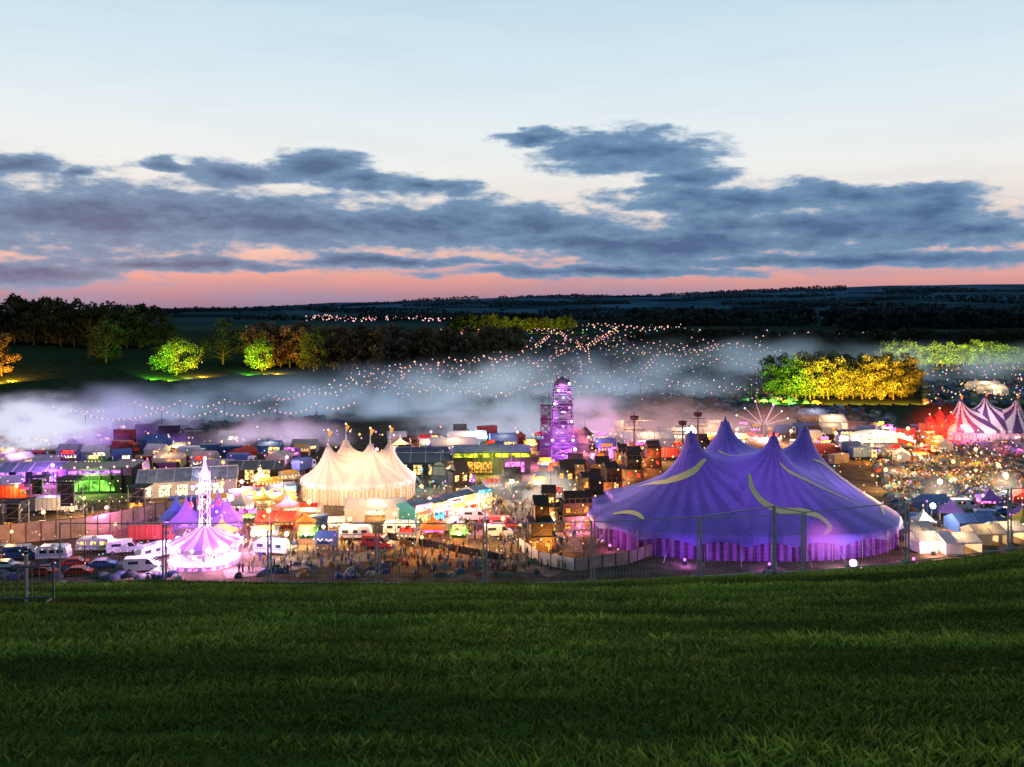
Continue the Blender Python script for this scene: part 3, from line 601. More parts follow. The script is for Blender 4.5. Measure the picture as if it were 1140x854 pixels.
def container(x,y,rz=0,m=None,L_=6.1,stack=1):
    m=m or m_blue; mb=MB()
    for k in range(stack):
        z0=.1+k*2.65; mb.box((0,0,z0+1.3),(L_,2.35,2.5),m)
        n=int(L_/.35)
        for i in range(n):
            for sy in(-1,1): mb.box((-L_/2+L_*(i+.5)/n,sy*1.19,z0+1.3),(.16,.07,2.3),m)
        for sx in(-1,1):
            for sy in(-1,1): mb.box((sx*L_/2,sy*1.17,z0+1.3),(.16,.16,2.6),m_dark)
        mb.box((L_/2+.03,0,z0+1.3),(.05,.05,2.3),m_dark); mb.bar((L_/2+.06,.4,z0+.1),(L_/2+.06,.4,z0+2.5),.03,m_metal,n=4)
    return mb.fin('shipping_container',(x,y,float(T(x,y))),rz)
def shed(x,y,L_,W,h,rh,mw,mr,rz=0,lit=None,name='market_hall'):
    mb=MB(); mb.box((0,0,h/2),(L_,W,h),mw); mb.gable((0,0,h),(L_,W),rh,mr,.4,mw)
    n=int(L_/2)
    for i in range(n+1): 
        xx_=-L_/2+L_*i/n; mb.bar((xx_,-W/2-.42,h+.05),(xx_,0,h+rh+.07),.07,mr if i%2 else m_wpaint,n=4)
    for i in range(int(L_/4)):
        xx_=-L_/2+4*(i+.5); mb.box((xx_,-W/2-.01,1.6),(2.2,.06,2.4),lit or m_glass); mb.box((xx_,-W/2-.03,2.9),(2.6,.1,.2),m_wpaint); mb.box((xx_,-W/2-.06,1.6),(.1,.06,2.4),m_dark); mb.box((xx_,-W/2-.07,1.9),(2.2,.05,.1),m_dark)
    mb.box((0,0,h+rh+.1),(L_+.8,.3,.12),m_metal)
    return mb.fin(name,(x,y,float(T(x,y))),rz)
def shanty(x,y,w_,d_,floors,rz=0,seed=0,name='timber_tower',lit=g_org,tower=True):
    r=random.Random(seed); mb=MB(); z=0; ww,dd=w_,d_; ox=0
    for f in range(floors):
        h=r.uniform(2.3,3.1); mb.box((ox,0,z+h/2),(ww,dd,h),m_wood if (f+seed)%2==0 else m_wood2)
        for sx in(-1,1):
            for sy in(-1,1): mb.box((ox+sx*ww/2,sy*dd/2,z+h/2),(.3,.3,h+.1),m_wood2)
        n=max(2,int(ww/1.8))
        for i in range(n):
            xx_=ox-ww/2+ww*(i+.5)/n; wh=r.uniform(.8,1.4); wz_=r.uniform(.42,.58)
            if r.random()<.5: mb.box((xx_,-dd/2-.02,z+h*wz_),(r.uniform(.6,1.1),.08,wh),lit); mb.box((xx_,-dd/2-.06,z+h*wz_),(.08,.06,wh+.1),m_wood2); mb.box((xx_,-dd/2-.06,z+h*wz_),(1.0,.06,.08),m_wood2)
        for i in range(int(ww/.5)): mb.box((ox-ww/2+.5*i+.25,-dd/2-.012,z+h/2),(.05,.05,h-.1),m_wood2)
        e=r.uniform(.2,1.2); mb.box((ox,0,z+h),(ww+e,dd+1.2,.14),m_wood2)
        if r.random()<.6:
            for i in range(int(ww/1.2)+1): mb.bar((ox-ww/2-.1+1.2*i,-dd/2-.55,z+h),(ox-ww/2-.1+1.2*i,-dd/2-.55,z+h+1.0),.05,m_wood,n=4)
            mb.bar((ox-ww/2-.1,-dd/2-.55,z+h+1.0),(ox+ww/2+.1,-dd/2-.55,z+h+1.0),.05,m_wood,n=4)
        mb.bar((ox-ww/2,-dd/2-.1,z),(ox+ww/2,-dd/2-.1,z+h),.08,m_wood,n=4)
        mb.ball((ox+r.uniform(-1,1),-dd/2-.7,z+h-.3),.16,g_warm,5)
        z+=h; w0=ww; ww*=r.uniform(.6,.95); dd*=r.uniform(.8,.95); ox+=r.uniform(-.5,.5)*(w0-ww)
    mb.gable((ox,0,z+.1),(ww,dd),r.uniform(.8,2.2),m_wood2,.4,m_wood)
    mb.bar((ox+ww*.2,0,z+1),(ox+ww*.2,0,z+4.0),.06,m_dark,n=4)
    return mb.fin(name,(x,y,float(T(x,y))),rz),z
def post(px,py,h,g,col,P,r=0.4,name='street_lamp'):
    x,y,z=GG(px,py); mb=MB(); mb.bar((0,0,0),(0,0,h),.09,m_dark,.06,n=6); mb.bar((0,0,h-.1),(0,-.5,h+.1),.05,m_dark,n=4); mb.box((0,0,.1),(.5,.5,.2),m_dark); mb.ball((0,-.6,h-.05),r,g,8)
    o=mb.fin(name,(x,y,z)); lamp((x,y-1.6,z+h-.3),col,P*KP,.4,o)

def wall_run(name,pts,h,m,cap=True):
    mb=MB()
    for (a,b) in zip(pts[:-1],pts[1:]):
        A=Vector(GG(*a)); B=Vector(GG(*b)); d=B-A; L_=d.length; rz=math.atan2(d.y,d.x); c=(A+B)/2
        mb.box((c.x,c.y,h/2),(L_,.12,h),m,rz)
        n=int(L_/2.4)
        for i in range(n+1):
            q=A+d*(i/n); mb.box((q.x,q.y,h/2+.08),(.14,.26,h+.16),m_wood2,rz)
        if cap: mb.box((c.x,c.y,h+.05),(L_,.2,.1),m_wood2,rz)
    return mb.fin(name)
wall_run('hoarding_wall',[(-40,610),(95,598),(208,574)],3.8,m_beige)
wall_run('hoarding_wall',[(-30,575),(75,566)],3.0,mat('grey_hoarding',(0.2,0.2,0.22),.8))
def sptower(px,py,h,w_=2.6,lit=None):
    x,y,z=P0(px,py,3); mb=MB()
    for sx in(-1,1):
        for sy in(-1,1):mb.bar((sx*w_/2,sy*w_/2,0),(sx*w_/2,sy*w_/2,h),.08,m_metal,n=4)
    for k in range(int(h/2)):
        for sy in(-1,1): mb.bar((-w_/2,sy*w_/2,2*k),(w_/2,sy*w_/2,2*k+2),.05,m_metal,n=4); mb.bar((-w_/2,sy*w_/2,2*k+2),(w_/2,sy*w_/2,2*k+2),.05,m_metal,n=4)
    mb.box((0,-w_*.3,h*.65),(w_*.7,.8,h*.55),m_black); mb.box((0,0,h),(w_+.5,w_+.5,.2),m_black)
    for k in range(4): mb.bar((0,-w_*.3-.42,h*.45+k*h*.13),(0,-w_*.3-.46,h*.45+k*h*.13),.42,m_dark,n=12)
    if lit: mb.box((0,-w_/2-.1,h*.3),(w_*.8,.05,h*.3),lit)
    mb.fin('loudspeaker_tower',(x,y,z))
for a in [(18,598,7.0,3.2,g_org),(78,580,9,3.6,None),(156,572,6,3.6,g_org),(44,560,6,3,None)]: sptower(*a)
x,y,z=P0(112,546,13)
mb=MB(); mb.box((0,0,3),(17,8,6),m_black); mb.box((0,-4.1,5.2),(17,.2,1.9),m_pw); mb.box((0,-4.25,5.2),(12,.05,.6),g_pur)
mb.box((-1,-4.06,1.9),(11,.1,2.6),g_grn); 
for i in range(8): mb.box((-8.5+i*2.42,-4.2,2.9),(.25,.3,5.8),m_dark)
for i in range(6): mb.ball((-7.5+3*i,-4.4,6.4),.25,g_pink,6)
mb.box((0,0,6.1),(17.6,8.6,.2),m_dark)
o=mb.fin('dance_stage',(x,y,z),.12); lamp((x,y-7,4),GRN,5000,.4,o); lamp((x-9,y-6,6),PUR,9000,.4,o)
x,y,z=P0(203,552,13); shed(x,y+4,22,10,3.6,2.2,mat('pale_cladding',(.4,.42,.42),.7),m_roofg,.28,g_wwarm)
x,y,z=P0(285,533,8); shed(x,y,14,7,3,1.6,m_wood2,mat('slate_roof',(.12,.13,.15),.7),.1,g_amb)
x,y,z=P0(40,535,8); shed(x,y,16,8,3,1.6,m_dark,m_roofg,.1,g_pur)
truck(*P0(168,605,4)[:2],.15,m_red); truck(*P0(208,572,4)[:2],.2,m_blue); truck(*P0(62,572,4)[:2],.1)
caravan(*P0(106,614,3)[:2],.05,lit=g_amb); caravan(*P0(172,622,3)[:2],.9); van(*P0(138,616,3)[:2],.3,m_wpaint); caravan(*P0(60,624,3)[:2],.1,5.4); van(*P0(24,622,3)[:2],.2,m_blue)
car(*P0(84,630,2)[:2],.3,m_red); car(*P0(115,632,2)[:2],.2,m_blue); car(*P0(28,636,2)[:2],1.2); van(*P0(158,636,2)[:2],.2)
# carousel with lit centre spire
x,y,z=P0(228,626,7.5)
mb=MB(); mb.revolve((0,0,0),[(6.0,0),(6.0,.8),(5.6,.81),(0.1,.82)],m_wpaint,24); mb.revolve((0,0,3.6),[(6.1,-.7),(6.2,0),(3.0,1.3),(1.0,2.6)],CAN[5],24,CAN[0])
for i in range(16):
    t=i*math.pi/8; mb.bar((5.6*math.cos(t),5.6*math.sin(t),.8),(5.6*math.cos(t),5.6*math.sin(t),3.5),.1,g_pink); mb.ball((6.2*math.cos(t),6.2*math.sin(t),3.6),.3,g_white,6); mb.ball((6.0*math.cos(t),6.0*math.sin(t),.9),.22,g_pink,6)
    mb.ball((3.4*math.cos(t),3.4*math.sin(t),5.2),.18,g_pink,5); mb.box((5.95*math.cos(t),5.95*math.sin(t),.4),(.06,1.6,.5),g_mag,t)
mb.revolve((0,0,.8),[(2.4,0),(2.4,3.0)],g_wwarm,12)
for i in range(8):
    t=i*math.pi/4+.2; cx_,cy_=4.1*math.cos(t),4.1*math.sin(t); mb.bar((cx_,cy_,.8),(cx_,cy_,4),.05,g_warm,n=4); mb.box((cx_,cy_,2.0),(1.2,.35,.5),m_wpaint,t+1.57); mb.bar((cx_-math.sin(t)*.5,cy_+math.cos(t)*.5,2.1),(cx_-math.sin(t)*.8,cy_+math.cos(t)*.8,2.8),.16,m_wpaint,n=5)
    for q in(-.4,.4): mb.bar((cx_-math.sin(t)*q,cy_+math.cos(t)*q,2),(cx_-math.sin(t)*q*1.6,cy_+math.cos(t)*q*1.6,1.2),.07,m_wpaint,n=4)
for k in range(6):
    zz=6.2+k*1.6
    for sx,sy in((-1,-1),(1,-1),(1,1),(-1,1)): mb.bar((.7*sx,.7*sy,zz),(.7*sx*.96,.7*sy*.96,zz+1.6),.09,g_tube if k%2 else g_white,n=4); mb.bar((.7*sx,.7*sy,zz),(.7*-sy*1,.7*sx,zz+1.6),.05,g_pink,n=4)
for i in range(8):
    t=i*math.pi/4; mb.bar((0,0,14.2),(2.2*math.cos(t),2.2*math.sin(t),13.2),.07,g_tube,n=4); mb.bar((2.2*math.cos(t),2.2*math.sin(t),13.2),(2.5*math.cos(t),2.5*math.sin(t),10.5),.03,m_metal,n=3); mb.box((2.5*math.cos(t),2.5*math.sin(t),10.3),(.5,.5,.6),m_red); mb.ball((2.2*math.cos(t),2.2*math.sin(t),13.2),.22,g_white,5)
mb.revolve((0,0,15.6),[(.9,0),(.5,.8),(.1,2.6)],g_tube,8); mb.ball((0,0,18.2),.3,g_white)
o=mb.fin('carousel',(x,y,z)); 
for i in range(4): t=i*1.57+.8; lamp((x+7.5*math.cos(t),y+7.5*math.sin(t),4),(.9,.45,1),8000,.4,o)
lamp((x,y-3,10),PUR,6000,.4,o)
for px,py,m in((207,594,5),(253,593,5),(243,585,5),(196,590,2)):
    xx_,yy_,_z=P0(px,py,3.5); pagoda(xx_,yy_,5.5,2.8,4.2,CAN[m],.2,g_pur,500,PUR)
x,y,z=P0(417,580,7); marquee(x,y+2,12.5,6,2.8,1.6,m_white,.08,g_wwarm,P=1200)
def shoprow(pxa,pya,pxb,pyb,n,mats_,lits,h=4.2,dep=6,name='shopfront_building',signc=None):
    A=Vector(GG(pxa,pya)); B=Vector(GG(pxb,pyb)); d=B-A; rz=math.atan2(d.y,d.x); w_=d.length/n
    for i in range(n):
        c=A+d*((i+.5)/n); r=random.Random(i*7+int(pxa)); hh=h*r.uniform(.8,1.15); m=mats_[i%len(mats_)]; lit=lits[i%len(lits)]; mb=MB()
        mb.box((0,dep/2,hh/2),(w_-.15,dep,hh),m); mb.box((0,-.08,1.3),(w_*.7,.12,1.9),lit); mb.box((0,-.16,1.3),(.12,.1,1.9),m_wood2); mb.box((0,-.2,hh+.15),(w_-.1,.3,1.0),mats_[(i+2)%len(mats_)]); mb.box((0,-.37,hh+.15),(w_*.6,.04,.45),lits[(i+1)%len(lits)])
        mb.poly([(-w_/2+.2,-.1,2.75),(w_/2-.2,-.1,2.75),(w_/2-.2,-1.3,2.3),(-w_/2+.2,-1.3,2.3)],mats_[(i+1)%len(mats_)])
        mb.gable((0,dep/2,hh),(w_-.1,dep),1.0,m_roofg,.05,m)
        for k in range(3): mb.box((-w_/3+k*w_/3,-.06,hh*.82),(w_*.16,.08,.6),g_amb)
        for k in range(5): mb.ball((-w_/2+w_*(k+.5)/5,-1.3,2.3),.14,g_warm,5)
        mb.fin(name,(c.x,c.y,0),rz); occ.append((c.x,c.y+dep/2,w_*.7))
        lamp((c.x,c.y-3,3.2),[WARM,(1,.5,.5),(.5,.8,1)][i%3],2000,.3,None,'shop_light')
cm_=[colmat('teal',(.05,.3,.32),.05),CAN[3],colmat('pinkpaint',(.6,.2,.35),.05),CAN[4],m_wpaint,colmat('ochre',(.5,.3,.1),.05)]
shoprow(462,586,548,566,5,cm_,[g_amb,g_cy,g_wwarm,g_red],3.6)
shoprow(255,566,330,560,5,cm_,[g_amb,g_mag,g_wwarm],3.2)
x,y,z=P0(548,530,13); mb=MB()
mb.box((0,5,3),(20,8,6),m_black); mb.box((0,.9,5.2),(20.4,.3,1.0),g_lime); mb.box((-4,.85,2.1),(8,.1,2.8),g_org); mb.box((6,.85,2.1),(5,.1,2.6),g_mag)
for i in range(9): mb.box((-10+2.5*i,.7,3),(.25,.4,6),m_dark)
for i in range(20): mb.box((-4+(i-10)*.38,.75,1.2),(.3,.1,.9+.5*math.sin(i*2.3)),m_black)
mb.gable((0,5,6),(20,8),1.4,m_roofg,.3); 
o=mb.fin('lime_lit_stage',(x,y,z),.05); lamp((x,y-4,5),(.85,1,.1),7000,.4,o); lamp((x+6,y-3,3),MAG,5000,.4,o)
# steampunk tower
x,y,z=P0(623,515,7); mb=MB()
def lattice(mb,cx,cy,z0,z1,w0,w1,m,g=None):
    n=max(2,int((z1-z0)/2.4)); 
    for k in range(n):
        a=z0+(z1-z0)*k/n; b=z0+(z1-z0)*(k+1)/n; wa=w0+(w1-w0)*k/n; wb=w0+(w1-w0)*(k+1)/n
        cs=[(-1,-1),(1,-1),(1,1),(-1,1)]
        for i,(sx,sy) in enumerate(cs):
            tx,ty=cs[(i+1)%4]
            mb.bar((cx+sx*wa/2,cy+sy*wa/2,a),(cx+sx*wb/2,cy+sy*wb/2,b),.18,m,n=4); mb.bar((cx+sx*wa/2,cy+sy*wa/2,a),(cx+tx*wb/2,cy+ty*wb/2,b),.12,m,n=4); mb.bar((cx+tx*wa/2,cy+ty*wa/2,a),(cx+sx*wb/2,cy+sy*wb/2,b),.12,m,n=4); mb.bar((cx+sx*wb/2,cy+sy*wb/2,b),(cx+tx*wb/2,cy+ty*wb/2,b),.14,m,n=4)
        if g and k%2==0: mb.box((cx+(k%4-1)*.4,cy,(a+b)/2),(wa*.6,wa*.6,(b-a)*.9),g)
m_iron=mat('riveted_iron',(.13,.10,.12),.5,.4,var=.5)
lattice(mb,0.8,0,0,22.0,6.8,4.4,m_iron,m_dark); lattice(mb,-3.9,1,0,16,3.2,2.4,m_wood2,m_wood2)
for zz,w_ in((6,7.2),(11,6.4),(16.3,6.0),(20.5,5.6)): 
    mb.box((.8,0,zz),(w_,w_,.2),m_iron)
    for i in range(7): mb.bar((.8-w_/2+w_*i/6,-w_/2,zz),(.8-w_/2+w_*i/6,-w_/2,zz+1.1),.05,m_iron,n=4)
    mb.bar((.8-w_/2,-w_/2,zz+1.1),(.8+w_/2,-w_/2,zz+1.1),.06,m_iron,n=4)
for zz,w_ in((4,3.6),(12,3.3),(16,3.2)): mb.box((-3.9,1,zz),(w_,w_,.25),m_wood2)
for k in range(14): mb.box((.8+2.2*math.sin(k*2.1),-3.0+.04*k,2.5+1.35*k),(.8+.4*(k%2),.2,.5+.35*(k%3)),[g_tube,g_mag,g_pur][k%3])
for k in range(6): mb.revolve((.8+(k%2*2-1)*2.3,-2.9,5+2.6*k),[(.1,0),(.9,.1),(.9,.5),(.1,.6)],m_iron,10)
mb.revolve((.8,0,21.8),[(2.2,0),(2.4,.8),(1.3,1.9),(.3,2.6)],m_iron,12); mb.bar((-.8,0,22),(-.8,0,25),.2,m_iron); mb.bar((2.6,0,21),(2.6,0,24.6),.25,m_iron); mb.bar((.8,0,24),(.8,0,26.5),.1,m_iron)
mb.bar((-4.8,1,15),(-4.8,1,18.5),.15,m_iron); mb.bar((-3,1,15),(-3,1,19.4),.1,m_iron)
for a in((-1.5,-3,17),(2.6,-2.6,22.6),(3.6,-3.2,6.8),(-2.2,-3.2,6.8),(3.2,-3,12),(-.5,-3,20.8)): mb.ball(a,.35,g_white)
o=mb.fin('steampunk_tower',(x,y,z)); 
lamp((x+1,y-8,3),(.5,.12,1),15000,.5,o); lamp((x-3,y-8,14),(.6,.15,1),7000,.5,o); lamp((x+7,y-5,9),(1,.3,.8),9000,.5,o); lamp((x+.8,y-6,21),(.7,.3,1),5000,.5,o); lamp((x+.8,y-1,9),(.8,.3,1),3500,.5,o)
for i,(px,py,w_,d_,fl,rz) in enumerate([(600,612,5.2,5,3,.1),(615,590,4,4,3,-.1),(640,588,6,5,2,.15),(662,575,5,5,3,-.1),(652,556,6,5,2,.1),(680,560,6,5,3,.2),(668,540,5,5,2,0),(700,545,6,5,3,.1),(706,525,5,5,2,.1),(690,524,5,5,2,.1),(640,540,5,5,2,-.2),(722,520,6,4,2,.1)]):
    x,y,z=P0(px,py,3.2); o,hh=shanty(x,y,w_,d_,fl,rz,i,lit=[g_org,g_amb,g_org,g_red][i%4])
    lamp((x+(-1)**i*1.5,y-d_/2-2.2,3),[ORG,WARM,(1,.35,.1)][i%3],2200,.3,o)
for px,py,h in ((706,508,13),(777,503,13),(760,500,9)):
    x,y,z=P0(px,py,1.5); mb=MB(); mb.bar((0,0,0),(0,0,h),.35,m_wood,.15,n=8); mb.revolve((0,0,h*.82),[(.5,0),(1.2,.1),(1.4,1.2)],m_wood2,10); mb.bar((-3.2,0,h*.6),(3.2,0,h*.6),.14,m_wood,n=6); mb.bar((-2.2,0,h*.78),(2.2,0,h*.78),.12,m_wood,n=6)
    for sx in(-1,1): mb.bar((sx*3.2,0,h*.6),(0,0,h*.82),.04,m_dark,n=3); mb.bar((sx*4,0,0),(0,0,h*.82),.04,m_dark,n=3)
    mb.fin('ship_mast',(x,y,z))
for px,py,L_,m,lit in((720,498,16,0,g_wwarm),(752,492,12,8,g_wwarm),(700,492,9,1,g_org),(790,488,12,1,g_wwarm),(505,505,14,0,g_wwarm),(520,497,12,0,g_cy),(560,500,8,2,g_amb)):
    x,y,z=P0(px,py,L_*.5); marquee(x,y,L_,7,3,2,CAN[m],.1,lit,P=1500)
for px,py,L_ in((735,487,14),(445,527,26),(470,520,14)):
    x,y,z=P0(px,py,L_*.5); shed(x,y,L_,8,3.6,1.8,m_dark,mat('slate_roof',(.12,.13,.15),.7),.05,g_amb)
g_dim=glow('beam_arm_glow',(1.0,0.6,0.68),1.1)  # glow of the ride's light beams, built as solid arms
x,y,z=P0(850,490,8); mb=MB(); mb.revolve((0,0,0),[(6,0),(6,1),(5.6,1.1),(.2,1.2)],m_wpaint,20); mb.revolve((0,0,1),[(1.1,0),(.8,4),(.4,5)],m_dark,12)
for i,(dx_,dz_) in enumerate([(-9.5,8.5),(-6.2,10.5),(-2,12.5),(2.5,12),(6,9.5),(8.8,6.8),(4,14)]):
    e=(dx_,(i%3-1)*2.5,dz_); mb.bar((0,0,4.8),e,.13,g_dim,.05,n=5); mb.ball(e,.22,g_white)
for i in range(9): t=i*.7; mb.ball((5.8*math.cos(t),5.8*math.sin(t),1.3),.25,g_warm); mb.box((4.4*math.cos(t),4.4*math.sin(t),1.9),(1.3,1.0,.8),m_red,t)
o=mb.fin('fairground_ride',(x,y,z)); lamp((x,y-4,8),(1,.6,.6),7000,.5,o); lamp((x,y-8,3),(1,.5,.6),9000,.5,o)
x,y,z=P0(1047,488,8); mb=MB(); mb.box((0,0,2.4),(12,6,4.8),m_red); 
for i,(q,h) in enumerate(((-5,8),(-1.5,10),(2.5,8.6),(5.2,6.6))): mb.revolve((q,-2,0),[(1.3,0),(1.2,h*.75),(1.7,h*.76),(.1,h)],m_red,8); mb.box((q,-3.3,h*.5),(.6,.2,1.4),g_org); mb.ball((q,-2,h+.3),.25,g_warm)
for i in range(5): mb.box((-5+2.5*i,-3.06,1.6),(1.2,.1,2.2),g_red)
for i in range(12): mb.box((-6+1.09*i,-3,5.1),(.6,.3,.7),m_red)
o=mb.fin('fun_house',(x,y,z),.1); lamp((x-3,y-7,4),RED,12000,.5,o); lamp((x+4,y-7,5),RED,12000,.5,o)
x,y,z=P0(980,500,10); mb=MB(); n=14
for k in range(n):
    a=math.pi*k/n; b=math.pi*(k+1)/n; mb.poly([(-9*math.cos(a),-4,2.6+3.2*math.sin(a)),(-9*math.cos(b),-4,2.6+3.2*math.sin(b)),(-8*math.cos(b),6,2.6+2.6*math.sin(b)),(-8*math.cos(a),6,2.6+2.6*math.sin(a))],m_white)
    mb.bar((-9*math.cos(a),-4.1,2.6+3.2*math.sin(a)),(-9*math.cos(b),-4.1,2.6+3.2*math.sin(b)),.22,g_white if k%2 else m_metal,n=5)
mb.box((0,5,2),(15,.3,4),m_white); mb.box((0,0,.6),(17,9,1.2),m_black); mb.box((0,4.7,2.4),(10,.1,2),g_wwarm)
for q in(-8.9,8.9): mb.bar((q,-4,0),(q,-4,2.7),.2,m_metal)
o=mb.fin('curved_roof_stage',(x,y,z)); lamp((x,y-7,5),(1,.8,.6),9000,.5,o); lamp((x,y,4),(1,.6,.4),5000,.5,o)
for px,py,L_,m in((1095,436,16,0),(905,470,9,2),(925,478,9,0),(1105,440,12,0)): 
    x,y,z=P0(px,py,5); marquee(x,y,L_,7,3,2.4,CAN[m],.1,g_wwarm,P=2500)
for px,py,m,rz in((893,503,m_wpaint,.3),(920,508,m_red,.1),(940,497,m_wpaint,1.2),(960,512,m_blue,.2),(905,492,m_wpaint,.2)): truck(*P0(px,py,5)[:2],rz,m)
for px,py,L_,m,P in((1035,612,7,0,600),(1064,613,7,0,600),(1095,603,6,1,400),(1118,600,6,0,600),(1020,600,5,8,0),(1080,590,8,2,0)):
    x,y,z=P0(px,py,3); marquee(x,y,L_,5,2.1,1.3,CAN[m],.12,None,P=P)
for px,py,h,g,c,P,r in [(1045,560,5,g_white,WHT,3500,.6),(1118,552,5,g_white,WHT,3500,.6),(1037,590,5,g_white,WHT,2500,.6),(1000,530,5,g_warm,WARM,3500,.5),(1085,520,5,g_warm,ORG,3500,.5),(1130,505,5,g_pink,MAG,2500,.5),(985,545,5,g_warm,WARM,3000,.5),(1060,535,5,g_warm,ORG,3500,.5),(1110,540,5,g_warm,WARM,2500,.5),(970,515,5,g_warm,ORG,3500,.5),(1025,515,5,g_warm,WARM,3000,.5),
   (300,596,5,g_warm,WARM,3500,.5),(345,585,5,g_warm,ORG,3200,.5),(375,600,4,g_warm,WARM,2800,.4),(320,618,4,g_white,WHT,1500,.4),(440,600,5,g_warm,WARM,2000,.4),(500,610,5,g_warm,ORG,2000,.4),(560,606,5,g_warm,WARM,2000,.4),(540,590,5,g_pink,(1,.4,.5),2000,.4),(470,622,4,g_warm,ORG,1200,.3),
   (120,592,5,g_pink,MAG,1800,.4),(50,598,5,g_warm,WARM,2500,.4),(270,560,5,g_pink,(1,.4,.6),2500,.5),(230,548,5,g_white,(.8,.7,1),2500,.5),(290,545,5,g_warm,WARM,2500,.5),(320,530,5,g_pink,(1,.4,.7),3500,.5),(570,560,5,g_white,WHT,3200,.5),
   (470,545,5,g_cy,CYA,2000,.4),(505,540,5,g_warm,WARM,2500,.5),(640,520,5,g_warm,ORG,3500,.5),(590,520,5,g_pink,MAG,3500,.4),(655,505,5,g_pink,(1,.4,.8),5000,.5),(730,515,5,g_warm,WARM,3500,.5),(770,492,5,g_white,WHT,4000,.5),(820,495,5,g_warm,ORG,5000,.5),
   (880,497,5,g_warm,ORG,5000,.5),(930,500,5,g_warm,WARM,5000,.5),(1010,498,6,g_warm,ORG,5500,.6),(1070,495,6,g_pink,MAG,3500,.6),(60,540,5,g_pink,PUR,6500,.5),(150,535,5,g_pink,MAG,6000,.5),(15,520,5,g_pink,PUR,7000,.5),(420,520,5,g_pink,(1,.6,.8),3500,.5),(390,600,4,g_warm,WARM,1500,.4),(255,622,4,g_pink,MAG,1500,.4),(190,560,4,g_warm,WARM,1800,.4),(20,560,4,g_warm,ORG,2500,.4),(95,575,4,g_warm,WARM,2500,.4),(15,615,4,g_warm,ORG,1200,.3),(130,606,4,g_warm,WARM,1500,.3),(540,498,5,g_cy,CYA,3000,.4),(480,498,5,g_pink,(1,.5,.7),3000,.4),(700,480,5,g_warm,ORG,4000,.4)]:
    post(px,py,h,g,c,P,r)
def infill(poly,n,seed,kinds,lamp_p=.12):
    r=random.Random(seed); xs=[p[0] for p in poly]; yl=[p[1] for p in poly]; c=0; tries=0
    while c<n and tries<n*30:
        tries+=1; a=r.uniform(min(xs),max(xs)); b=r.uniform(min(yl),max(yl))
        if not inpoly(poly,a,b): continue
        x,y,z=GG(a,b); k=r.choice(kinds); rad={'stall':2.8,'mq':4.2,'pg':2.8,'ct':3.6,'van':2.8,'cv':3.4,'tr':4.2,'car':2.2,'sh':3.0}[k]
        if not free(x,y,rad): continue
        occ.append((x,y,rad)); c+=1; rz=r.choice([0,0,.15,-.2,.5,1.2]) ; P=r.choice([500,900,1400]) if r.random()<lamp_p*1.5 else 0
        if k=='stall': stall(x,y,r.uniform(3,5),2.6,r.choice(CAN),r.choice([g_amb,g_wwarm,g_org,g_amb,g_mag,g_cy]),rz if abs(rz)<.6 else .2,P,r.choice([WARM,WARM,ORG,(1,.5,.6)]),r.choice([None,g_amb,g_red,CAN[4],g_mag]))
        elif k=='mq': marquee(x,y,r.uniform(5,8),4.5,2.4,1.4,r.choice([CAN[0],CAN[1],CAN[0],CAN[2],CAN[8],CAN[3]]),rz,r.choice([None,g_amb,g_wwarm,g_org]),P=P)
        elif k=='pg': pagoda(x,y,r.uniform(3.5,4.6),2.4,2.2,r.choice([CAN[0],CAN[1],CAN[5],CAN[0],CAN[4],CAN[7]]),rz,r.choice([g_amb,g_wwarm,g_mag]),P,r.choice([WARM,MAG,ORG]))
        elif k=='ct': container(x,y,rz,r.choice([m_blue,m_red,m_dark,m_beige]),stack=r.choice([1,1,2]))
        elif k=='van': van(x,y,rz,r.choice([m_wpaint,m_wpaint,m_blue,m_red]))
        elif k=='cv': caravan(x,y,rz)
        elif k=='tr': truck(x,y,rz,r.choice([m_wpaint,m_blue,m_red]))
        elif k=='car': car(x,y,rz,r.choice([m_dark,m_red,m_blue,m_wpaint]))
        elif k=='sh': o,_=shanty(x,y,4.5,4,r.choice([1,2]),rz,int(x*9),name='timber_cabin',lit=r.choice([g_org,g_amb])); 
infill([(240,532),(340,532),(350,608),(240,612)],24,1,['stall','stall','mq','pg','pg'],.4)
infill([(0,512),(340,498),(340,532),(0,560)],38,2,['stall','mq','ct','tr','mq','van'],.2)
infill([(345,575),(455,590),(460,610),(280,618)],18,3,['stall','pg','van','stall','cv'],.4)
infill([(440,490),(610,490),(640,560),(450,545)],40,4,['stall','mq','ct','stall','sh','pg'],.25)
infill([(640,480),(960,478),(700,520),(640,520)],38,5,['stall','mq','mq','sh','tr','ct'],.25)
infill([(870,478),(1040,480),(1060,512),(930,520)],24,6,['stall','mq','tr','stall','ct'],.3)
infill([(0,615),(190,618),(190,642),(0,640)],18,7,['cv','van','car','car','mq'],.05)
infill([(1010,565),(1140,560),(1140,600),(1010,600)],16,8,['mq','mq','car','van','pg'],.1)
infill([(620,500),(700,500),(720,600),(630,608)],20,9,['sh','stall','sh','pg'],.35)
infill([(0,480),(140,478),(330,492),(330,500),(0,510)],14,10,['mq','tr','ct'],.15)
infill([(400,595),(560,575),(575,600),(420,612)],9,11,['stall','pg','stall','van'],.4)
print('kit',time.time()-t00,len(bpy.data.objects))

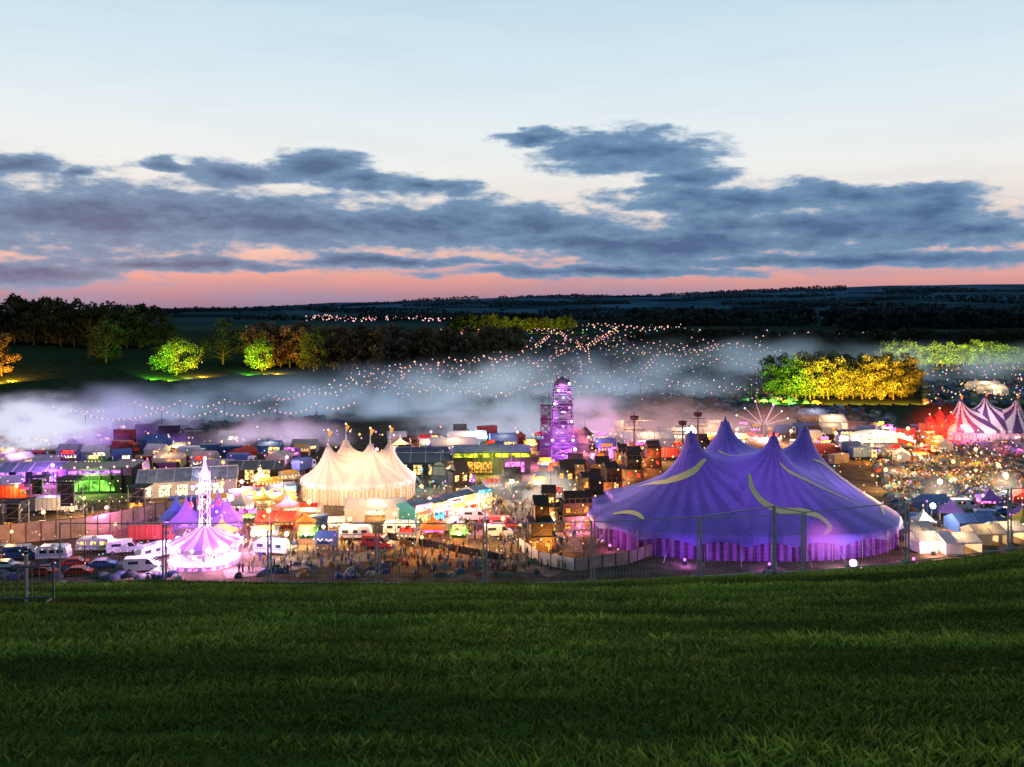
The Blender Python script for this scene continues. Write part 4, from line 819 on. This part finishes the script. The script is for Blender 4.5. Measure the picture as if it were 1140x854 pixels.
# ------------------------------------------------------------------ CAMP TENTS + CROWD (masses)
bv=[];bf=[]
for k,(r_,h_) in enumerate(((1.0,0),(.86,.42),(.5,.74),(.06,.84))):
    for i in range(8): bv.append((r_*math.cos(i*math.pi/4)*1.25,r_*math.sin(i*math.pi/4)*.8,h_*(.9 if i%2 else 1.0)))
for k in range(3):
    for i in range(8): bf.append((k*8+i,k*8+(i+1)%8,k*8+8+(i+1)%8,k*8+8+i))
BVt=np.array(bv); BFt=np.array(bf)
m_tent=mat('tent_fabric',(0,0,0),.7,attr=True,var=.1,trans=.25)
def camp(n,poly,seed,name='camping_tents',bright=1.0,size=1.3,check=True):
    r=np.random.default_rng(seed); P=[];xs=[p[0] for p in poly];yl=[p[1] for p in poly]; tries=0
    while len(P)<n and tries<n*6:
        tries+=1; a=r.uniform(min(xs),max(xs)); b=r.uniform(min(yl),max(yl))
        if not inpoly(poly,a,b): continue
        y=CZ*F/(b-HY); x=(a-570)/F*y
        if check and not free(x,y,.6): continue
        P.append((x,y,float(T(x,y))))
    P=np.array(P); n=len(P); sc=np.stack([size*(.8+.8*r.random(n)),size*(.8+.7*r.random(n)),size*(.85+.5*r.random(n))],1)
    V,Fc=replicate(BVt,BFt,P,r.random(n)*6.28,sc)
    pal=np.array([(.45,.45,.45),(.08,.15,.4),(.1,.25,.1),(.5,.1,.06),(.5,.27,.05),(.12,.2,.25),(.3,.3,.32),(.05,.15,.25),(.35,.33,.22),(.2,.1,.25),(.06,.1,.07),(.15,.15,.16)])
    c=pal[r.integers(0,len(pal),n)]*bright*(.5+.8*r.random((n,1)))
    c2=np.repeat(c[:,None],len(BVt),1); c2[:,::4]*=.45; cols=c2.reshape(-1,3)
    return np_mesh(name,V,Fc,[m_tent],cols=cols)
camp(1500,[(965,500),(1150,492),(1150,575),(1005,572)],1,bright=.85)
camp(500,[(640,452),(860,440),(1000,462),(1000,478),(640,478)],2)
camp(1400,[(380,425),(620,400),(860,400),(860,448),(380,455)],3,size=1.6,bright=.7)
camp(1200,[(560,372),(700,370),(860,386),(850,405),(420,420)],4,size=2.4,bright=.6)
camp(50,[(290,628),(600,622),(600,642),(260,645)],5,size=.8,bright=.7)
camp(40,[(0,630),(200,632),(200,646),(0,646)],6,size=.9,bright=.7)
camp(500,[(1030,425),(1150,420),(1150,450),(1030,452)],7,size=1.5)
camp(200,[(60,475),(380,460),(380,490),(60,495)],8,size=1.6,bright=.6)
def person(pose):
    J={'pel':(0,0,.95),'spi':(0,0,1.2),'che':(0,0,1.42),'nek':(0,0,1.53),'hd':(0,.01,1.62),'top':(0,0,1.74)}
    a,b=pose
    pts=[('pel',.14),('spi',.12),('che',.15),('nek',.055),('hd',.095),('top',.07)]
    vs=[J[k] for k,_ in pts]; rd=[r for _,r in pts]; ed=[(0,1),(1,2),(2,3),(3,4),(4,5)]
    def add(p,par,r): vs.append(p); rd.append(r); ed.append((par,len(vs)-1)); return len(vs)-1
    for s in(-1,1):
        h=add((s*.1,0,.88),0,.095); k=add((s*.12,-.1*a*s,.5),h,.07); f=add((s*.12,.12*a*s,.08),k,.045); add((s*.13,.12*a*s-.14,.03),f,.04)
        sh=add((s*.2,0,1.42),2,.06)
        if b: e=add((s*.32,-.1,1.55),sh,.045); add((s*.3,-.12,1.85 if s>0 else 1.5),e,.035)
        else: e=add((s*.27,.02,1.15),sh,.045); add((s*.27,-.14,.92),e,.035)
    me=bpy.data.meshes.new('p'); me.from_pydata(vs,ed,[]); o=link(bpy.data.objects.new('p',me)); m=o.modifiers.new('s','SKIN')
    for i,r in enumerate(rd): me.skin_vertices[0].data[i].radius=(r,r*.8)
    me.skin_vertices[0].data[0].use_root=True
    bpy.context.view_layer.update(); dg=bpy.context.evaluated_depsgraph_get(); e=o.evaluated_get(dg); m2=e.to_mesh(); m2.calc_loop_triangles()
    V=np.array([v.co[:] for v in m2.vertices]); Ft=np.array([t.vertices[:] for t in m2.loop_triangles]); e.to_mesh_clear(); bpy.data.objects.remove(o); return V,Ft
poses=[person(p) for p in((0,0),(1,0),(.4,1))]
m_ppl=mat('clothing_and_skin',(0,0,0),.8,attr=True,var=.1)
def crowd(n,poly,seed,kk=1.0):
    r=np.random.default_rng(seed); VV=[];FF=[];CC=[];off=0; pal=np.array([(.03,.03,.04),(.25,.05,.05),(.4,.4,.4),(.05,.1,.3),(.3,.2,.1),(.06,.06,.06),(.4,.3,.05),(.1,.2,.12)])
    xs=[p[0] for p in poly];yl=[p[1] for p in poly]
    for bi,(BV,BF) in enumerate(poses):
        P=[];t=0
        while len(P)<n//3 and t<n*5:
            t+=1; a=r.uniform(min(xs),max(xs)); b=r.uniform(min(yl),max(yl))
            if not inpoly(poly,a,b): continue
            x,y=(a-570)/F*(CZ*F/(b-HY)),CZ*F/(b-HY)
            if free(x,y,.2): P.append((x,y,float(T(x,y))))
        if not P: continue
        P=np.array(P); m=len(P); V,Fc=replicate(BV,BF,P,r.random(m)*6.28,(.92+.14*r.random(m))*kk)
        top=pal[r.integers(0,len(pal),m)]; leg=pal[r.integers(0,len(pal),m)]*.5; sk=np.array([.45,.3,.22])
        zb=BV[:,2]; C_=np.where((zb>.93)[None,:,None],top[:,None],leg[:,None]); C_=np.where((zb>1.54)[None,:,None]&(np.abs(BV[:,0])<.15)[None,:,None],sk[None,None],C_)
        C_=np.where((zb>1.68)[None,:,None]&(np.abs(BV[:,0])<.15)[None,:,None],np.array([.05,.03,.02])[None,None],C_)
        VV.append(V);FF.append(Fc+off);off+=len(V);CC.append(C_.reshape(-1,3))
    return np_mesh('crowd_of_people',np.concatenate(VV),np.concatenate(FF),[m_ppl],cols=np.concatenate(CC),smooth=True)
crowd(300,[(240,590),(640,585),(640,638),(250,640)],1)
crowd(700,[(955,495),(1150,490),(1150,575),(1010,575)],2)
crowd(200,[(440,540),(640,530),(620,585),(450,600)],3)
crowd(150,[(0,560),(330,545),(330,600),(200,600)],4)
print('crowd',time.time()-t00)

# ------------------------------------------------------------------ FESTOONS & LITTLE LIGHTS
bl=np.array([(0,0,1),(1,0,0),(0,1,0),(-1,0,0),(0,-1,0),(0,0,-1)],float); bfa=np.array([(0,1,2),(0,2,3),(0,3,4),(0,4,1),(5,2,1),(5,3,2),(5,4,3),(5,1,4)])
m_lights=glowattr('festoon_bulbs',2.0)
def lights(name,P,rad,cols):
    P=np.array(P); V,Fc=replicate(bl,bfa,P,np.zeros(len(P)),np.asarray(rad)); return np_mesh(name,V,Fc,[m_lights],cols=np.repeat(np.asarray(cols),6,0))
def festoon(pts,gap,h=6.0,cs=((1,.42,.32),(1,.6,.35),(1,.35,.42)),rp=.75,seed=0,wob=0):
    r=np.random.default_rng(seed); P=[];R=[];Cc=[]; mb=MB()
    if wob:
        q=[]
        for (a,b) in zip(pts[:-1],pts[1:]):
            for t in (0,.33,.66): q.append((a[0]*(1-t)+b[0]*t+r.normal()*wob*2,a[1]*(1-t)+b[1]*t+r.normal()*wob*.6))
        pts=q+[pts[-1]]
    for (a,b) in zip(pts[:-1],pts[1:]):
        A=Vector(GG(*a));B=Vector(GG(*b)); d=B-A; span=max(18,A.y*.05); n=max(1,int(round(d.length/span)))
        for i in range(n):
            p=A+d*(i/n); q=A+d*((i+1)/n); p=Vector((p.x,p.y,float(T(p.x,p.y))+h)); q=Vector((q.x,q.y,float(T(q.x,q.y))+h)); mb.bar((p.x,p.y,p.z-h),p,.08,m_dark,n=4)
            dm=(p.y+q.y)/2; prev=p
            pxl=abs((q.x/q.y-p.x/p.y)*F)+F*abs((CZ-q.z)/q.y-(CZ-p.z)/p.y)
            m=max(2,int(pxl/gap)); sag=min(h*.35,2.5)
            for k in range(m+1):
                t=k/m; c=p.lerp(q,t); c.z-=sag*4*t*(1-t)
                if k>0: mb.bar(prev,c,.02+.00004*dm,m_dark,n=3)
                prev=c
                if k<m: P.append(tuple(c)); R.append(rp*c.y/F*r.uniform(.6,1.2)); Cc.append(cs[r.integers(len(cs))])
    o=lights('festoon_lights',P,R,Cc); w_=mb.fin('wire_and_poles'); w_.parent=o
S1=[[(60,480),(150,474),(250,470),(385,452)],[(385,452),(400,436),(440,424),(500,414),(575,410)],[(95,490),(180,484),(300,482),(400,470)],
 [(400,440),(470,428),(540,412),(590,396),(612,380)],[(520,455),(560,430),(610,412),(650,396)],[(620,448),(650,420),(655,395),(690,374)],
 [(720,446),(710,425),(740,404),(800,392)],[(850,425),(800,412),(740,405),(690,402)],[(880,405),(800,388),(730,380),(640,382)],[(690,366),(760,372),(850,378),(985,377)],
 [(640,430),(720,425),(800,415),(850,410)],[(540,383),(600,392),(690,394),(780,400)],[(470,385),(520,378),(560,374)],[(350,359),(420,357),(500,355)],[(560,440),(640,445),(700,455)],[(420,440),(500,444),(580,436)],[(1030,430),(1100,425),(1150,420)],[(700,380),(740,392),(800,396),(850,392)],[(560,408),(600,420),(640,440)],[(580,372),(620,378),(640,390),(620,408)],[(630,365),(680,368),(720,374)],[(740,440),(800,446),(850,450)],
 [(330,462),(380,440),(420,446),(470,424),(520,432),(570,410)],[(440,462),(500,450),(560,458),(610,440)],[(300,470),(345,455),(400,458)]]
for i,s in enumerate(S1): festoon(s,6.0 if i<3 else 6.6,h=8.5,seed=i,rp=1.0 if i<3 or i>21 else .82,wob=0 if i<3 else 3.2)
for i,s in enumerate([[(0,590),(95,582),(190,566)],[(250,600),(300,606),(400,604)],[(455,602),(560,590)],[(640,600),(650,620),(560,628)],[(960,520),(1140,512)],[(1010,545),(1140,540)],[(240,556),(340,546)],[(0,556),(140,556)],[(0,632),(190,636)]]): festoon(s,8,h=5,seed=50+i,rp=.9,cs=((1,.7,.35),(1,.6,.3),(1,.8,.5)))
def scatter(n,x0,x1,y0,y1,seed,rp,cs,z0=1,z1=4):
    r=np.random.default_rng(seed); a=r.uniform(x0,x1,n); b=r.uniform(y0,y1,n); y=CZ*F/(b-HY); x=(a-570)/F*y; z=T(x,y)+r.uniform(z0,z1,n)
    k=np.array([free(u,v,-1.5) for u,v in zip(x,y)]); 
    lights('camp_lights',np.stack([x,y,z],1)[k],(rp*y/F*r.uniform(.4,1.3,n))[k],np.array(cs)[r.integers(0,len(cs),n)][k])
WC=[(1,.6,.25),(1,.75,.45),(1,.4,.2),(1,.5,.6),(.9,.3,1),(.4,.8,1),(1,.9,.7),(1,.5,.15)]
scatter(420,390,860,368,450,1,.65,WC); scatter(450,0,960,485,560,2,1.0,WC); scatter(260,960,1140,485,580,3,1.0,WC); scatter(90,1030,1140,412,450,4,.8,WC)
scatter(200,240,700,540,625,5,.9,WC,.5,3); scatter(130,340,510,353,358.5,6,.8,[(1,.4,.5),(1,.6,.6)],2,10); scatter(60,560,760,362,372,7,.7,WC); scatter(130,0,240,545,640,8,.85,WC)
scatter(45,0,960,490,560,12,2.2,WC,3,6); scatter(25,240,700,550,610,13,2.4,[(1,.75,.4),(1,.6,.25),(1,.9,.7)],3,5); scatter(22,960,1140,490,570,14,2.2,[(1,.7,.35),(1,.9,.7)],3,5)

# ------------------------------------------------------------------ FENCE, BARRIERS, TRACK
def panel(A,B,h=2.0):
    A=Vector(A);B=Vector(B); mb=MB(); d=B-A; up=Vector((0,0,1)); e=d.normalized()*.05; A=A+e; B=B-e; d=B-A
    r=.026; mb.bar(A+up*.08,A+up*(h+.08),r,m_zinc,n=8); mb.bar(B+up*.08,B+up*(h+.08),r,m_zinc,n=8)
    mb.bar(A+up*(h+.05),B+up*(h+.05),r*.8,m_zinc,n=6); mb.bar(A+up*.15,B+up*.15,r*.8,m_zinc,n=6)
    n=int(d.length/.1)
    for i in range(1,n): p=A+d*(i/n); mb.bar(p+up*.15,p+up*(h+.05),.0018,m_zinc,n=3)
    for k in range(1,8): mb.bar(A+up*(.15+k*.24),B+up*(.15+k*.24),.0018,m_zinc,n=3)
    for q in(A,B): mb.box((q.x,q.y,q.z+.06),(.65,.22,.16),m_dark,math.atan2(d.y,d.x)+1.57)
    mb.fin('temporary_fence_panel',(0,0,0))
FY=28.2
def fp(px,y=FY): x=ray(px,y); return (x,y,float(T(x,y)))
pxs=[65,183,300,420,540,660,778]
for a,b in zip(pxs[:-1],pxs[1:]): panel(fp(a),fp(b))
g=fp(862,25.8); panel(fp(778),g); panel(g,fp(895))
panel(fp(779,28.6),fp(894,28.6))
for a,b in zip([895,1010,1124,1238],[1010,1124,1238,1350]): panel(fp(a),fp(b))
m_bar=mat('barrier_tube',(.1,.11,.12),.5,.2)
x,y=ray(14,17.2),17.2; z=float(T(x,y)); mb=MB()
for zz in(.15,.75): mb.bar((-1.1,0,zz),(.75,0,zz),.02,m_bar,n=6)
for i in range(15): mb.bar((-1.1+1.85*i/14,0,.15 if i%14 else 0),(-1.1+1.85*i/14,0,.75),.010 if i%14 else .022,m_bar,n=5)
for q in(-.8,.6): mb.bar((q,-.3,.02),(q,.3,.02),.02,m_bar); mb.bar((q,0,0),(q,0,.2),.02,m_bar)
mb.fin('crowd_control_barrier',(x,y,z),.12)
x,y=ray(29,17.6),17.6; mb=MB(); mb.bar((0,0,-.1),(0,0,1.0),.035,m_zinc,n=8); mb.bar((0,0,1.0),(0,0,1.05),.045,m_dark,n=8); mb.fin('marker_post',(x,y,float(T(x,y))))
m_dirt=mat('dirt_track',(.2,.135,.09),.95,var=.4,scale=.8)
def road(pts,w_,name='dirt_track',lift=.05):
    P=[Vector(GG(*p)) for p in pts]; mb=MB(); L_=[];R_=[]; Q=[]
    for a,b in zip(P[:-1],P[1:]):
        n=max(2,int((b-a).length/3)); Q+=[a.lerp(b,i/n) for i in range(n)]
    Q.append(P[-1])
    for i,p in enumerate(Q):
        d=(Q[min(i+1,len(Q)-1)]-Q[max(i-1,0)]).normalized(); nn=Vector((-d.y,d.x,0)); wv=w_*(1+.15*math.sin(i*1.3))
        for q,L2 in((p+nn*wv/2,L_),(p-nn*wv/2,R_)): L2.append((q.x,q.y,float(T(q.x,q.y))+lift))
    n=len(Q); mb.poly(L_+R_,m_dirt,[(n+i,n+i+1,i+1,i) for i in range(n-1)]); mb.fin(name)
road([(440,612),(500,618),(560,628),(620,640)],4.5,lift=.05); road([(250,640),(400,622),(450,606),(560,592),(600,560),(600,530)],5,lift=.06); road([(600,560),(640,615)],4,lift=.07)
wall_run('festival_fence',[(578,612),(600,628),(640,636)],2.2,m_white,False); wall_run('festival_fence',[(430,600),(490,612),(560,625)],1.4,m_dark,False)
wall_run('festival_fence',[(640,636),(700,628),(735,615)],2.2,m_beige,False)

# ------------------------------------------------------------------ MIST / SMOKE (volumes that glow by emission)
def mist(px,py,d,rx,ry,rz,col,dens,name='mist',fall=1.0,nsc=.03,namp=1.0,seed=0.0):
    x=ray(px,d); z=CZ-(py-HY)/F*d
    bpy.ops.mesh.primitive_ico_sphere_add(subdivisions=3,radius=1,location=(x,d,z)); o=bpy.context.object; o.name=name; o.scale=(rx,ry,rz)
    m=bpy.data.materials.new(name); m.use_nodes=True; t=m.node_tree; t.nodes.clear(); n=t.nodes; l=t.links
    try: m.cycles.volume_step_rate=2.2
    except Exception: pass
    tc=n.new('ShaderNodeTexCoord'); ln=n.new('ShaderNodeVectorMath'); ln.operation='LENGTH'; l.new(tc.outputs['Object'],ln.inputs[0])
    mr=n.new('ShaderNodeMapRange'); mr.interpolation_type='SMOOTHSTEP'; l.new(ln.outputs['Value'],mr.inputs[0]); mr.inputs[1].default_value=1.0; mr.inputs[2].default_value=0.0; mr.inputs[3].default_value=0; mr.inputs[4].default_value=1
    outv=mr.outputs[0]
    if fall!=1:
        pw=n.new('ShaderNodeMath'); pw.operation='POWER'; l.new(outv,pw.inputs[0]); pw.inputs[1].default_value=fall; outv=pw.outputs[0]
    if namp>0:
        g_=n.new('ShaderNodeNewGeometry'); mp=n.new('ShaderNodeMapping'); mp.inputs['Scale'].default_value=(nsc,nsc,nsc*1.8); mp.inputs['Location'].default_value=(seed,seed,0); l.new(g_.outputs['Position'],mp.inputs[0])
        no=n.new('ShaderNodeTexNoise'); no.inputs['Scale'].default_value=1; no.inputs['Detail'].default_value=3; l.new(mp.outputs[0],no.inputs['Vector'])
        m3=n.new('ShaderNodeMapRange'); l.new(no.outputs['Fac'],m3.inputs[0]); m3.inputs[1].default_value=.42; m3.inputs[2].default_value=.62; m3.inputs[3].default_value=1-namp; m3.inputs[4].default_value=1+namp
        m4=n.new('ShaderNodeMath'); m4.operation='MULTIPLY'; l.new(outv,m4.inputs[0]); l.new(m3.outputs[0],m4.inputs[1]); outv=m4.outputs[0]
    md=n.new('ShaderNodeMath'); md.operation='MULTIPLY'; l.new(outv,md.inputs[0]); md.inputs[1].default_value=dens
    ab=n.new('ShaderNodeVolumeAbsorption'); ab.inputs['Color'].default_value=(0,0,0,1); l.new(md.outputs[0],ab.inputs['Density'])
    em=n.new('ShaderNodeEmission'); em.inputs[0].default_value=(*col,1); l.new(md.outputs[0],em.inputs[1])  # light caught in the mist is put in as emission colour, nothing scatters
    ad=n.new('ShaderNodeAddShader'); l.new(ab.outputs[0],ad.inputs[0]); l.new(em.outputs[0],ad.inputs[1]); ou=n.new('ShaderNodeOutputMaterial'); l.new(ad.outputs[0],ou.inputs['Volume'])
    o.data.materials.append(m); return o
B1=S(150,172,205)
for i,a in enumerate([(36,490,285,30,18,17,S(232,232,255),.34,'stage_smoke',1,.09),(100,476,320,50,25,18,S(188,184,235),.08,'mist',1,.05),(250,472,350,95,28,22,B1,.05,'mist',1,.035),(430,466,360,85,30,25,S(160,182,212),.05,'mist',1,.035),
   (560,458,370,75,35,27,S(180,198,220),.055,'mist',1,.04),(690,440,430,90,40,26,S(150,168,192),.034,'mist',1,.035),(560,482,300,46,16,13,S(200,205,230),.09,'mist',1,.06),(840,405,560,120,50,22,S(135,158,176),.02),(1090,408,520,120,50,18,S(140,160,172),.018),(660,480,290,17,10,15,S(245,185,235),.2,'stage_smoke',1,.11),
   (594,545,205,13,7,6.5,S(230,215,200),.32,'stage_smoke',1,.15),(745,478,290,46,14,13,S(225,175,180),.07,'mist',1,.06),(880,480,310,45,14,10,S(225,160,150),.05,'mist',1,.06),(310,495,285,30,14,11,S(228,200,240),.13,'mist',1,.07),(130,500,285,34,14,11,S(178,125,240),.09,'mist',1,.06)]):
    mist(*a,seed=i*3.7)
# self-glowing halos added around the brightest lamps in place of glare
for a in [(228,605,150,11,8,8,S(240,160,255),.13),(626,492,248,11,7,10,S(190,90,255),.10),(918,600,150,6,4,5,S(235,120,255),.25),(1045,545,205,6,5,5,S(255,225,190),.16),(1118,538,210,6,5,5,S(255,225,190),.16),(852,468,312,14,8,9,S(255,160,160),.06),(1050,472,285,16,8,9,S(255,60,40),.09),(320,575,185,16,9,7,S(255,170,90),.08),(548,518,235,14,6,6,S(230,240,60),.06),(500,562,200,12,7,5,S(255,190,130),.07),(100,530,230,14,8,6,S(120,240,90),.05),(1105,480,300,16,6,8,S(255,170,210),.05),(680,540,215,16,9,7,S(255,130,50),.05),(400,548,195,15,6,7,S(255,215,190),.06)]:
    mist(*a,name='glare_halo',fall=1.8,namp=0)
print('done',time.time()-t00,len(bpy.data.objects))
